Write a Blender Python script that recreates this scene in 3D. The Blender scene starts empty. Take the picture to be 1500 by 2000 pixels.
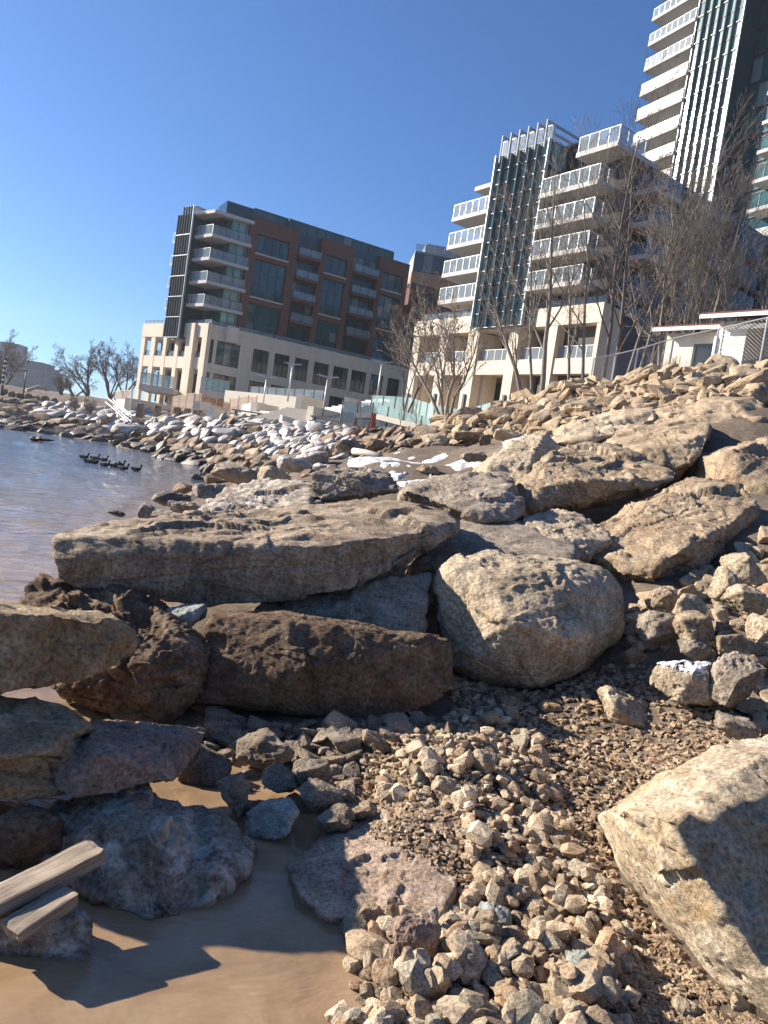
import bpy, bmesh, math, random
import numpy as np
from mathutils import Vector, Matrix
from mathutils.bvhtree import BVHTree

# ------------------------------------------------------------------ camera, sky, sun
scene = bpy.context.scene
COL = scene.collection
EYE = Vector((0, 0, 1.6))
PITCH, ROLL, LENS = -3.8, 8.3, 26.0
FPX = LENS / 36.0 * 2000.0
CAMROT = (Matrix.Rotation(math.radians(90 + PITCH), 3, 'X') @ Matrix.Rotation(math.radians(ROLL), 3, 'Z'))
cam_data = bpy.data.cameras.new('camera')
cam_data.sensor_fit = 'VERTICAL'
cam_data.sensor_height = 36.0
cam_data.lens = LENS
cam_data.clip_start = 0.05
cam_data.clip_end = 8000
cam = bpy.data.objects.new('camera', cam_data)
COL.objects.link(cam)
cam.matrix_world = Matrix.Translation(EYE) @ CAMROT.to_4x4()
scene.camera = cam

SUN_AZ, SUN_EL = -72.0, 25.0            # azimuth from +Y, clockwise positive
world = bpy.data.worlds.new('World')
scene.world = world
world.use_nodes = True
wn = world.node_tree.nodes
wn.clear()
sky = wn.new('ShaderNodeTexSky')
sky.sky_type = 'NISHITA'
sky.sun_disc = False
sky.sun_elevation = math.radians(SUN_EL)
sky.sun_rotation = math.radians(SUN_AZ)
sky.altitude = 100
sky.air_density = 1.0
sky.dust_density = 0.3
sky.ozone_density = 10.0
bg = wn.new('ShaderNodeBackground')
bg.inputs['Strength'].default_value = 0.07
wo = wn.new('ShaderNodeOutputWorld')
world.node_tree.links.new(sky.outputs[0], bg.inputs[0])
world.node_tree.links.new(bg.outputs[0], wo.inputs[0])

sun_data = bpy.data.lights.new('sun', 'SUN')
sun_data.energy = 5.0
sun_data.angle = math.radians(0.53)
sun_data.color = (1.0, 0.90, 0.77)
sun = bpy.data.objects.new('sun', sun_data)
COL.objects.link(sun)
_a, _e = math.radians(SUN_AZ), math.radians(SUN_EL)
SUNDIR = Vector((math.sin(_a) * math.cos(_e), math.cos(_a) * math.cos(_e), math.sin(_e)))
sun.rotation_euler = SUNDIR.to_track_quat('Z', 'Y').to_euler()
sun.location = (-40, 5, 40)

scene.view_settings.view_transform = 'Standard'
scene.view_settings.look = 'None'
scene.view_settings.gamma = 1.0
scene.view_settings.exposure = 1.25
scene.render.engine = 'CYCLES'
scene.cycles.use_denoising = True
scene.cycles.max_bounces = 6
scene.cycles.diffuse_bounces = 3
scene.cycles.glossy_bounces = 3
scene.cycles.transmission_bounces = 4
scene.cycles.transparent_max_bounces = 8
scene.cycles.sample_clamp_indirect = 6.0

# ------------------------------------------------------------------ helpers
def ray(px, py):
    return CAMROT @ Vector(((px - 750) / FPX, (1000 - py) / FPX, -1.0))

def P(px, py, y):
    """world point seen at photo pixel px,py and standing y metres forward"""
    d = ray(px, py)
    return EYE + d * (y / d.y)

def PROJ(p):
    v = CAMROT.transposed() @ (Vector(p) - EYE)
    if v.z > -0.01:
        return None
    return (750 + FPX * v.x / -v.z, 1000 - FPX * v.y / -v.z)

def inpoly(x, y, poly):
    c = False
    j = len(poly) - 1
    for i in range(len(poly)):
        xi, yi = poly[i]; xj, yj = poly[j]
        if (yi > y) != (yj > y) and x < (xj - xi) * (y - yi) / (yj - yi) + xi:
            c = not c
        j = i
    return c

def tag(o, label=None, cat=None, group=None, kind=None):
    if label: o['label'] = label
    if cat: o['category'] = cat
    if group: o['group'] = group
    if kind: o['kind'] = kind
    return o

def link(name, me, parent=None, loc=None):
    o = bpy.data.objects.new(name, me)
    COL.objects.link(o)
    if parent is not None:
        o.parent = parent
    if loc is not None:
        o.location = loc
    return o

def empty(name, loc, label, cat, group=None):
    o = bpy.data.objects.new(name, None)
    o.empty_display_size = 0.3
    COL.objects.link(o)
    o.location = loc
    return tag(o, label, cat, group)

def mesh_np(name, V, F, mat=None, smooth=False):
    me = bpy.data.meshes.new(name)
    V = np.asarray(V, dtype=np.float32)
    F = np.asarray(F, dtype=np.int32)
    k = F.shape[1]
    me.vertices.add(len(V)); me.vertices.foreach_set('co', V.ravel())
    me.loops.add(F.size); me.loops.foreach_set('vertex_index', F.ravel())
    me.polygons.add(len(F))
    me.polygons.foreach_set('loop_start', np.arange(0, F.size, k, dtype=np.int32))
    me.polygons.foreach_set('loop_total', np.full(len(F), k, dtype=np.int32))
    me.polygons.foreach_set('use_smooth', np.full(len(F), smooth, dtype=bool))
    me.update(calc_edges=True)
    if mat: me.materials.append(mat)
    return me

class MB:
    """collects boxes and tubes in world space, builds one mesh object"""
    def __init__(self):
        self.v = []; self.f = []
    def hexa(self, c):
        n = len(self.v)
        self.v += [Vector(p) for p in c]
        self.f += [(n, n+3, n+2, n+1), (n+4, n+5, n+6, n+7), (n, n+1, n+5, n+4), (n+1, n+2, n+6, n+5), (n+2, n+3, n+7, n+6), (n+3, n, n+4, n+7)]
        return self
    def box(self, x0, x1, y0, y1, z0, z1):
        return self.hexa([(x0,y0,z0),(x1,y0,z0),(x1,y1,z0),(x0,y1,z0),(x0,y0,z1),(x1,y0,z1),(x1,y1,z1),(x0,y1,z1)])
    def quad(self, a, b, c, d):
        n = len(self.v); self.v += [Vector(a), Vector(b), Vector(c), Vector(d)]; self.f.append((n, n+1, n+2, n+3)); return self
    def tube(self, pts, radii, n=6, cap=True):
        pts = [Vector(p) for p in pts]
        base = len(self.v)
        for i, p in enumerate(pts):
            t = (pts[min(i+1, len(pts)-1)] - pts[max(i-1, 0)])
            if t.length < 1e-9: t = Vector((0, 0, 1))
            t.normalize()
            a = t.cross(Vector((0, 0, 1)) if abs(t.z) < 0.9 else Vector((1, 0, 0))).normalized()
            b = t.cross(a)
            r = radii[i] if hasattr(radii, '__len__') else radii
            for k in range(n):
                th = 2 * math.pi * k / n
                self.v.append(p + a * (r * math.cos(th)) + b * (r * math.sin(th)))
        for i in range(len(pts) - 1):
            for k in range(n):
                k2 = (k + 1) % n
                self.f.append((base + i*n + k, base + i*n + k2, base + (i+1)*n + k2, base + (i+1)*n + k))
        if cap:
            self.f.append(tuple(base + k for k in range(n))[::-1])
            self.f.append(tuple(base + (len(pts)-1)*n + k for k in range(n)))
        return self
    def build(self, name, mat, parent=None, smooth=False, origin=None):
        if origin is None:
            origin = parent_world(parent) if parent is not None else Vector((0, 0, 0))
        me = bpy.data.meshes.new(name)
        me.from_pydata([tuple(p - origin) for p in self.v], [], self.f)
        if smooth:
            me.polygons.foreach_set('use_smooth', [True] * len(me.polygons))
        me.update()
        me.materials.append(mat)
        o = link(name, me, parent)
        if parent is None:
            o.location = origin
        return o

def parent_world(p):
    v = Vector((0, 0, 0))
    while p is not None:
        v += p.location
        p = p.parent
    return v

# ------------------------------------------------------------------ numpy noise
def _hash(ix, iy, iz, seed):
    h = (ix.astype(np.int64) * 374761393 + iy.astype(np.int64) * 668265263 + iz.astype(np.int64) * 2147483647 + seed * 1274126177) & 0xFFFFFFFF
    h = ((h ^ (h >> 13)) * 1274126177) & 0xFFFFFFFF
    h = h ^ (h >> 16)
    return (h & 0xFFFFFF) / float(0xFFFFFF)

def vnoise(p, seed=0):
    i = np.floor(p); f = p - i
    i = i.astype(np.int64)
    u = f * f * f * (f * (f * 6 - 15) + 10)
    r = 0
    for dx in (0, 1):
        wx = u[:, 0] if dx else 1 - u[:, 0]
        for dy in (0, 1):
            wy = u[:, 1] if dy else 1 - u[:, 1]
            for dz in (0, 1):
                wz = u[:, 2] if dz else 1 - u[:, 2]
                r = r + wx * wy * wz * _hash(i[:, 0] + dx, i[:, 1] + dy, i[:, 2] + dz, seed)
    return r * 2 - 1

def fbm(p, seed=0, octaves=5, gain=0.5, lac=2.1):
    a = 1.0; s = 0; q = np.array(p, dtype=np.float64)
    for o in range(octaves):
        s = s + a * vnoise(q, seed + o * 17)
        q = q * lac + 5.3
        a *= gain
    return s

def facet(p, seed):
    """piecewise planar noise: every cell is a randomly tilted chip"""
    c = np.floor(p).astype(np.int64)
    best = np.full(len(p), 1e9); val = np.zeros(len(p))
    for dx in (-1, 0, 1):
        for dy in (-1, 0, 1):
            for dz in (-1, 0, 1):
                i, j, k = c[:, 0] + dx, c[:, 1] + dy, c[:, 2] + dz
                q = np.stack([i + _hash(i, j, k, seed), j + _hash(i, j, k, seed + 1), k + _hash(i, j, k, seed + 2)], 1)
                d = p - q
                d2 = (d * d).sum(1)
                t = np.stack([_hash(i, j, k, seed + 3), _hash(i, j, k, seed + 4), _hash(i, j, k, seed + 5)], 1) * 2 - 1
                m = d2 < best
                best = np.where(m, d2, best)
                val = np.where(m, (d * t).sum(1) + 0.35 * (_hash(i, j, k, seed + 6) - 0.5), val)
    return val

_ICO = {}
def ico(sub):
    if sub not in _ICO:
        bm = bmesh.new()
        bmesh.ops.create_icosphere(bm, subdivisions=sub, radius=1.0)
        V = np.array([v.co[:] for v in bm.verts]); F = np.array([[v.index for v in f.verts] for f in bm.faces])
        V /= np.linalg.norm(V, axis=1)[:, None]
        bm.free()
        _ICO[sub] = (V, F)
    return _ICO[sub]

def vnormals(V, F):
    a, b, c = V[F[:, 0]], V[F[:, 1]], V[F[:, 2]]
    fn = np.cross(b - a, c - a)
    N = np.zeros_like(V)
    for k in range(3):
        np.add.at(N, F[:, k], fn)
    return N / (np.linalg.norm(N, axis=1)[:, None] + 1e-12)

def hull_planes(pts):
    bm = bmesh.new()
    for p in pts: bm.verts.new(p)
    bmesh.ops.convex_hull(bm, input=bm.verts)
    bm.normal_update()
    pl = []
    for f in bm.faces:
        if f.calc_area() > 1e-9:
            pl.append((f.normal.copy(), f.verts[0].co.copy(), f.calc_area()))
    bm.free()
    return pl

def rock_shape(pts, seed, sub=6, p=26, rough=0.03, cuts=5, strata=0.0, strata_n=5.0, tilt=(0.1, 0.05), crack=0.0, fine=1.0):
    """rounded, chipped solid inside the hull of pts; returns V (world), F"""
    rng = np.random.default_rng(seed)
    A = np.array([list(q) for q in pts])
    c = (A.min(0) + A.max(0)) / 2 * 0.6 + A.mean(0) * 0.4
    S = (A.max(0) - A.min(0)) / 2
    S = np.maximum(S, S.max() * 0.12)
    B = (A - c) / S
    pl = hull_planes([Vector(q) for q in B])
    n = np.array([list(q[0]) for q in pl]); h = np.array([q[0].dot(q[1]) for q in pl])
    sgn = np.where(h < 0, -1, 1); n = n * sgn[:, None]; h = np.abs(h)
    keep = [0]
    for i in range(1, len(n)):                      # merge near-coplanar triangles
        if all(n[i] @ n[j] < 0.9995 or abs(h[i] - h[j]) > 1e-3 for j in keep): keep.append(i)
    n, h = n[keep], np.maximum(h[keep], 0.06)
    if cuts:
        d = rng.normal(size=(cuts, 3)); d /= np.linalg.norm(d, axis=1)[:, None]
        sup = (B @ d.T).max(0)
        n = np.vstack([n, d]); h = np.concatenate([h, sup * rng.uniform(0.88, 0.985, cuts)])
    D, F = ico(sub)
    p = p * 3.0
    q = np.maximum(D @ n.T, 0) / h[None, :]
    r = (q ** p).sum(1) ** (-1.0 / p)
    V = D * r[:, None] * S + c
    L = float(S.max()); mn = float(np.sort(S)[1])
    N = vnormals(V, F)
    X = V + seed * 3.7
    w = fbm(X * (1.3 / mn), seed, 3)
    disp = rough * mn * (0.35 * w + 0.14 * fbm(X * (4.0 / mn), seed + 5, 5, 0.5))
    # chips : terraced noise gives flat-bottomed bites
    t = fbm(X * (1.2 / mn), seed + 9, 3)
    disp = disp - rough * 0.9 * mn * np.clip((t - 0.3) * 7, 0, 1)
    fc = fbm(X * (0.9 / mn) + 7.7, seed + 41, 2)
    disp = disp + rough * 0.9 * mn * (np.abs(fc) - 0.3)
    if sub >= 5 and rough > 0.02:
        wq = 0.25 * np.stack([w, np.roll(w, 7), -w], 1)
        disp = disp + rough * 1.15 * mn * facet(X * (1.5 / mn) + wq, seed + 51) + rough * 0.5 * mn * facet(X * (4.2 / mn) + wq, seed + 61) + rough * 0.2 * mn * facet(X * (10 / mn), seed + 71)
    if strata:
        tz = X[:, 2] + tilt[0] * X[:, 0] + tilt[1] * X[:, 1] + 0.05 * mn * w
        hz = tz * (strata_n / (2 * S[2]))
        k = np.floor(hz)
        fr = hz - k
        lvl = _hash(k, k * 0, k * 0, seed) - 0.5
        lvl2 = _hash(k + 1, k * 0, k * 0, seed) - 0.5
        s = np.clip((fr - 0.75) / 0.25, 0, 1)
        side = 1 - np.abs(N[:, 2]) ** 2
        disp = disp + strata * mn * (lvl * (1 - s) + lvl2 * s) * side
        disp = disp - strata * 0.5 * mn * np.exp(-((fr - 0.87) / 0.06) ** 2) * side
    if crack:
        ck = np.abs(fbm(X * (1.1 / mn) + 3.1, seed + 21, 4))
        disp = disp - 0.5 * crack * mn * np.exp(-(ck / 0.02) ** 2)
    if fine:
        disp = disp + fine * rough * 0.07 * mn * fbm(X * (11 / mn), seed + 31, 4, 0.55)
    V = V + N * disp[:, None]
    return V, F

# ------------------------------------------------------------------ materials
class NT:
    def __init__(self, name):
        self.m = bpy.data.materials.new(name); self.m.use_nodes = True
        self.t = self.m.node_tree; self.n = self.t.nodes; self.n.clear()
        self.out = self.n.new('ShaderNodeOutputMaterial')
        self.b = self.n.new('ShaderNodeBsdfPrincipled')
        self.l(self.b.outputs[0], self.out.inputs[0])
    def l(self, a, b): self.t.links.new(a, b)
    def node(self, t, **kw):
        nd = self.n.new('ShaderNode' + t)
        for k, v in kw.items():
            if isinstance(k, str) and hasattr(nd, k): setattr(nd, k, v)
        return nd
    def noise(self, co, scale, detail=6, rough=0.6, dist=0.0):
        nd = self.n.new('ShaderNodeTexNoise')
        nd.inputs['Scale'].default_value = scale; nd.inputs['Detail'].default_value = detail
        nd.inputs['Roughness'].default_value = rough; nd.inputs['Distortion'].default_value = dist
        if co is not None: self.l(co, nd.inputs['Vector'])
        return nd.outputs['Fac']
    def ramp(self, fac, stops):
        nd = self.n.new('ShaderNodeValToRGB')
        el = nd.color_ramp.elements
        while len(el) < len(stops): el.new(0.5)
        for e, (p, c) in zip(el, stops):
            e.position = p; e.color = (*c, 1) if len(c) == 3 else c
        self.l(fac, nd.inputs[0])
        return nd.outputs[0]
    def mix(self, fac, a, b, mode='MIX'):
        nd = self.n.new('ShaderNodeMix'); nd.data_type = 'RGBA'; nd.blend_type = mode
        for s, v in ((0, fac), (6, a), (7, b)):
            if isinstance(v, (int, float)): nd.inputs[s].default_value = v
            elif isinstance(v, tuple): nd.inputs[s].default_value = (*v, 1)
            else: self.l(v, nd.inputs[s])
        return nd.outputs[2]
    def math(self, op, a, b=0.0, c=0.0, clamp=False):
        nd = self.n.new('ShaderNodeMath'); nd.operation = op; nd.use_clamp = clamp
        for i, v in enumerate((a, b, c)):
            if isinstance(v, (int, float)): nd.inputs[i].default_value = v
            else: self.l(v, nd.inputs[i])
        return nd.outputs[0]
    def bump(self, h, strength=0.5, dist=0.02, prev=None):
        nd = self.n.new('ShaderNodeBump'); nd.inputs['Strength'].default_value = strength; nd.inputs['Distance'].default_value = dist
        self.l(h, nd.inputs['Height'])
        if prev is not None: self.l(prev, nd.inputs['Normal'])
        return nd.outputs[0]
    def coord(self, which='Object'):
        return self.n.new('ShaderNodeTexCoord').outputs[which]
    def pos(self):
        return self.n.new('ShaderNodeNewGeometry').outputs['Position']
    def set(self, **kw):
        for k, v in kw.items():
            k = k.replace('_', ' ')
            if isinstance(v, tuple): self.b.inputs[k].default_value = (*v, 1) if len(v) == 3 else v
            elif isinstance(v, (int, float)): self.b.inputs[k].default_value = v
            else: self.l(v, self.b.inputs[k])
        return self

def rnd_val(n):
    """per object plus per island random 0..1"""
    oi = n.n.new('ShaderNodeObjectInfo').outputs['Random']
    ii = n.n.new('ShaderNodeNewGeometry').outputs['Random Per Island']
    return n.math('FRACT', n.math('ADD', oi, ii))

def rock_mat(name, dark, mid, light, rust=(0.20, 0.11, 0.05), rust_amt=0.25, scale=1.0, bump=0.6, frost=0.0, wet=0.0, pits=0.5, vary=0.0, rough=0.9, lichen=0.0, streak=0.0, world=False):
    wt = lambda c: (c[0] * 1.02, c[1] * 0.97, c[2] * 0.88)
    if name not in ('bluestone', 'riprap_iced'):
        dark, mid, light = wt(dark), wt(mid), wt(light)
    n = NT(name)
    co = n.pos() if world or vary else n.coord('Object')
    big = n.noise(co, 1.6 * scale, 5, 0.6, 0.4)
    med = n.noise(co, 7 * scale, 8, 0.68, 0.3)
    fin = n.noise(co, 45 * scale, 6, 0.7)
    base = n.ramp(n.math('ADD', n.math('MULTIPLY', big, 0.45), n.math('MULTIPLY', med, 0.55)), [(0.39, dark), (0.5, mid), (0.61, light)])
    if rust_amt:
        rm = n.noise(co, 2.7 * scale, 6, 0.65, 1.2)
        base = n.mix(n.math('MULTIPLY', n.ramp(rm, [(0.5, (0, 0, 0)), (0.68, (1, 1, 1))]), rust_amt), base, rust)
    sp = n.ramp(fin, [(0.32, (0.25, 0.235, 0.22)), (0.47, (0.95, 0.95, 0.95)), (0.66, (1.75, 1.72, 1.68))])
    base = n.mix(0.8, base, sp, 'MULTIPLY')
    vo = n.n.new('ShaderNodeTexVoronoi'); vo.inputs['Scale'].default_value = 26 * scale
    n.l(co, vo.inputs['Vector'])
    pit = n.ramp(vo.outputs['Distance'], [(0.06, (0.35, 0.33, 0.3)), (0.22, (1, 1, 1))])
    pm = n.ramp(n.noise(co, 3.3 * scale, 3), [(0.5, (0, 0, 0)), (0.62, (1, 1, 1))])
    base = n.mix(n.math('MULTIPLY', pm, pits), base, pit, 'MULTIPLY')
    if vary:
        rv = rnd_val(n)
        tint = n.ramp(rv, [(0.0, (0.62, 0.59, 0.56)), (0.2, (0.92, 0.82, 0.70)), (0.4, (1.3, 1.25, 1.17)), (0.55, (0.74, 0.80, 0.80)), (0.7, (1.05, 0.80, 0.64)), (0.82, (1.5, 1.46, 1.38)), (1.0, (0.85, 0.78, 0.72))])
        base = n.mix(vary, base, tint, 'MULTIPLY')
    if streak:
        mp = n.n.new('ShaderNodeMapping'); mp.inputs['Scale'].default_value = (5, 5, 0.5); n.l(co, mp.inputs[0])
        sn = n.noise(mp.outputs[0], 1.6, 7, 0.7, 0.5)
        base = n.mix(streak, base, n.ramp(sn, [(0.34, (0.35, 0.27, 0.2)), (0.48, (1, 1, 1)), (0.58, (1.05, 1.03, 1.0)), (0.68, (1.7, 1.65, 1.6))]), 'MULTIPLY')
    if lichen:
        lm = n.ramp(n.noise(co, 5 * scale, 8, 0.75, 0.6), [(0.49, (0, 0, 0)), (0.60, (1, 1, 1))])
        base = n.mix(n.math('MULTIPLY', lm, lichen), base, (0.62, 0.57, 0.50))
    b1 = n.bump(med, min(1.0, bump * 1.3), 0.03 / scale)
    b2 = n.bump(fin, min(1.0, bump * 1.4), 0.018 / scale, b1)
    b3 = n.bump(n.noise(co, 160 * scale, 4, 0.7), bump * 0.9, 0.004 / scale, b2)
    rg = rough - wet
    pz = n.n.new('ShaderNodeSeparateXYZ'); n.l(n.pos(), pz.inputs[0])
    wm = n.n.new('ShaderNodeMapRange'); n.l(n.math('ADD', pz.outputs['Z'], n.math('MULTIPLY', med, 0.05)), wm.inputs[0])
    wm.inputs[1].default_value = 0.055; wm.inputs[2].default_value = 0.02; wm.inputs[3].default_value = 0.0; wm.inputs[4].default_value = 1.0
    base = n.mix(n.math('MULTIPLY', wm.outputs[0], 0.8), base, (0.42, 0.40, 0.38), 'MULTIPLY')
    rg = n.math('SUBTRACT', rg, n.math('MULTIPLY', wm.outputs[0], 0.5), clamp=True)
    if frost:
        nz = n.n.new('ShaderNodeSeparateXYZ'); n.l(n.n.new('ShaderNodeNewGeometry').outputs['Normal'], nz.inputs[0])
        m = n.math('ADD', nz.outputs['Z'], n.math('MULTIPLY', n.math('SUBTRACT', med, 0.5), 1.6))
        m = n.ramp(m, [(0.72 - frost * 0.6, (0, 0, 0)), (0.95 - frost * 0.6, (1, 1, 1))])
        base = n.mix(m, base, (0.80, 0.81, 0.83))
    n.set(Base_Color=base, Roughness=rg, Normal=b3)
    n.b.inputs['Specular IOR Level'].default_value = 0.25 + wet
    return n.m

def plain(name, col, rough=0.7, metal=0.0, var=0.12, bump=0.0, scale=3.0, spec=0.4, streak=0.0):
    n = NT(name)
    co = n.coord('Object')
    f = n.noise(co, scale, 6, 0.65)
    lo = tuple(c * (1 - var) for c in col); hi = tuple(min(1, c * (1 + var)) for c in col)
    base = n.ramp(f, [(0.3, lo), (0.7, hi)])
    if streak:
        mp = n.n.new('ShaderNodeMapping'); mp.inputs['Scale'].default_value = (2.2, 2.2, 0.15); n.l(co, mp.inputs[0])
        st = n.ramp(n.noise(mp.outputs[0], 1.2, 6, 0.7), [(0.45, (1, 1, 1)), (0.75, (0.6, 0.57, 0.53))])
        base = n.mix(streak, base, st, 'MULTIPLY')
    n.set(Base_Color=base, Roughness=rough, Metallic=metal)
    n.b.inputs['Specular IOR Level'].default_value = spec
    if bump:
        n.set(Normal=n.bump(n.noise(co, scale * 12, 5, 0.7), bump, 0.01))
    return n.m

def glass_mat(name, dark, light, rough=0.06, spec=0.8, wav=0.02, scale=0.35):
    """window glass: dark tinted coated pane with uneven rooms behind"""
    n = NT(name)
    co = n.pos()
    mp = n.n.new('ShaderNodeMapping'); mp.inputs['Scale'].default_value = (1, 1, 0.45); n.l(co, mp.inputs[0])
    f = n.noise(mp.outputs[0], scale, 3, 0.6)
    base = n.ramp(f, [(0.35, dark), (0.65, light)])
    rv = rnd_val(n)
    base = n.mix(0.55, base, n.ramp(rv, [(0.0, (0.55, 0.6, 0.6)), (0.5, (1, 1, 1)), (1.0, (1.6, 1.5, 1.4))]), 'MULTIPLY')
    bl = n.ramp(n.math('FRACT', n.math('MULTIPLY', rv, 7.31)), [(0.86, (0, 0, 0)), (0.87, (1, 1, 1))])
    base = n.mix(n.math('MULTIPLY', bl, 0.5), base, (0.26, 0.29, 0.28))
    n.set(Base_Color=base, Roughness=rough, Normal=n.bump(n.noise(co, 0.8, 2), wav, 0.1))
    n.b.inputs['Specular IOR Level'].default_value = spec
    return n.m

def rail_glass(name, tint, alpha):
    n = NT(name)
    n.set(Base_Color=tint, Roughness=0.08, Alpha=alpha)
    n.b.inputs['Specular IOR Level'].default_value = 0.7
    return n.m

M = {}
M['limestone'] = rock_mat('limestone', (0.19, 0.15, 0.11), (0.31, 0.25, 0.185), (0.43, 0.365, 0.285), rust_amt=0.35, pits=0.6)
M['limestone_streaked'] = rock_mat('limestone_streaked', (0.20, 0.165, 0.13), (0.32, 0.265, 0.21), (0.44, 0.38, 0.31), rust_amt=0.3, pits=0.8, streak=0.6, bump=0.8)
M['limestone_pale'] = rock_mat('limestone_pale', (0.27, 0.225, 0.17), (0.40, 0.34, 0.265), (0.52, 0.46, 0.38), rust=(0.30, 0.19, 0.09), rust_amt=0.35, pits=0.7)
M['limestone_grey'] = rock_mat('limestone_grey', (0.17, 0.145, 0.125), (0.27, 0.235, 0.20), (0.37, 0.335, 0.295), rust_amt=0.15, pits=0.3)
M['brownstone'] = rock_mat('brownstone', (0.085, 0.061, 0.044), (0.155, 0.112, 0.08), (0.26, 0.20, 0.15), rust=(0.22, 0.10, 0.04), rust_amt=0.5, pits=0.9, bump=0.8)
M['beige_block'] = rock_mat('beige_block', (0.20, 0.15, 0.09), (0.32, 0.25, 0.165), (0.45, 0.38, 0.29), rust=(0.26, 0.17, 0.07), rust_amt=0.5, pits=0.3)
M['pinkstone'] = rock_mat('pinkstone', (0.19, 0.14, 0.12), (0.29, 0.22, 0.19), (0.40, 0.32, 0.28), rust=(0.22, 0.15, 0.07), rust_amt=0.4, pits=0.2)
M['lichen_rock'] = rock_mat('lichen_rock', (0.15, 0.125, 0.105), (0.27, 0.235, 0.20), (0.42, 0.385, 0.34), rust_amt=0.2, pits=0.5, lichen=0.9)
M['pool_rock'] = rock_mat('pool_rock', (0.24, 0.18, 0.14), (0.36, 0.285, 0.235), (0.47, 0.40, 0.35), rust_amt=0.2, pits=0.2, scale=1.4)
M['fresh_cut'] = rock_mat('fresh_cut', (0.30, 0.25, 0.19), (0.43, 0.37, 0.29), (0.55, 0.50, 0.42), rust=(0.40, 0.24, 0.08), rust_amt=0.55, pits=0.1, scale=1.2)
M['cobble'] = rock_mat('cobble', (0.20, 0.17, 0.135), (0.32, 0.275, 0.22), (0.44, 0.39, 0.325), rust_amt=0.2, scale=3, vary=0.7, pits=0.2)
M['gravel'] = rock_mat('gravel', (0.24, 0.205, 0.165), (0.36, 0.315, 0.26), (0.50, 0.45, 0.385), rust_amt=0.2, scale=2.6, vary=1.0, pits=0.1)
M['fine_gravel'] = rock_mat('fine_gravel', (0.18, 0.14, 0.105), (0.27, 0.22, 0.17), (0.39, 0.34, 0.275), rust_amt=0.2, scale=8, vary=0.9, pits=0.1)
M['rubble'] = rock_mat('rubble', (0.22, 0.18, 0.135), (0.34, 0.285, 0.22), (0.45, 0.39, 0.31), rust_amt=0.25, scale=1.2, vary=0.55, pits=0.2)
M['riprap'] = rock_mat('riprap', (0.12, 0.10, 0.085), (0.23, 0.195, 0.165), (0.36, 0.31, 0.26), rust=(0.24, 0.12, 0.06), rust_amt=0.35, scale=0.8, vary=0.8, pits=0.2)
M['riprap_wet'] = rock_mat('riprap_wet', (0.04, 0.035, 0.03), (0.09, 0.075, 0.062), (0.17, 0.145, 0.12), rust_amt=0.3, scale=0.8, vary=0.6, wet=0.35)
M['riprap_iced'] = rock_mat('riprap_iced', (0.24, 0.23, 0.22), (0.40, 0.39, 0.375), (0.56, 0.555, 0.55), rust=(0.22, 0.17, 0.12), rust_amt=0.55, scale=1.2, vary=0.6, frost=0.0, wet=0.35, bump=0.35)
M['bluestone'] = rock_mat('bluestone', (0.17, 0.18, 0.165), (0.27, 0.285, 0.26), (0.38, 0.395, 0.37), rust_amt=0.1, scale=3, pits=0.1)
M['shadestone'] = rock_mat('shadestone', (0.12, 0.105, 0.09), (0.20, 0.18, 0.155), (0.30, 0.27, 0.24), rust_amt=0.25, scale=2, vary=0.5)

def ground_mat():
    n = NT('ground')
    co = n.pos()
    a = n.noise(co, 0.6, 5); b = n.noise(co, 9, 8, 0.7); c = n.noise(co, 60, 5, 0.7)
    base = n.ramp(n.math('ADD', n.math('MULTIPLY', a, 0.4), n.math('MULTIPLY', b, 0.6)), [(0.35, (0.085, 0.062, 0.045)), (0.5, (0.15, 0.115, 0.085)), (0.65, (0.23, 0.19, 0.145))])
    base = n.mix(0.6, base, n.ramp(c, [(0.3, (0.5, 0.5, 0.5)), (0.7, (1.4, 1.4, 1.4))]), 'MULTIPLY')
    nb = n.bump(c, 0.6, 0.015, n.bump(b, 0.6, 0.05))
    n.set(Base_Color=base, Roughness=0.9, Normal=nb)
    n.b.inputs['Specular IOR Level'].default_value = 0.3
    return n.m
M['ground'] = ground_mat()

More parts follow.
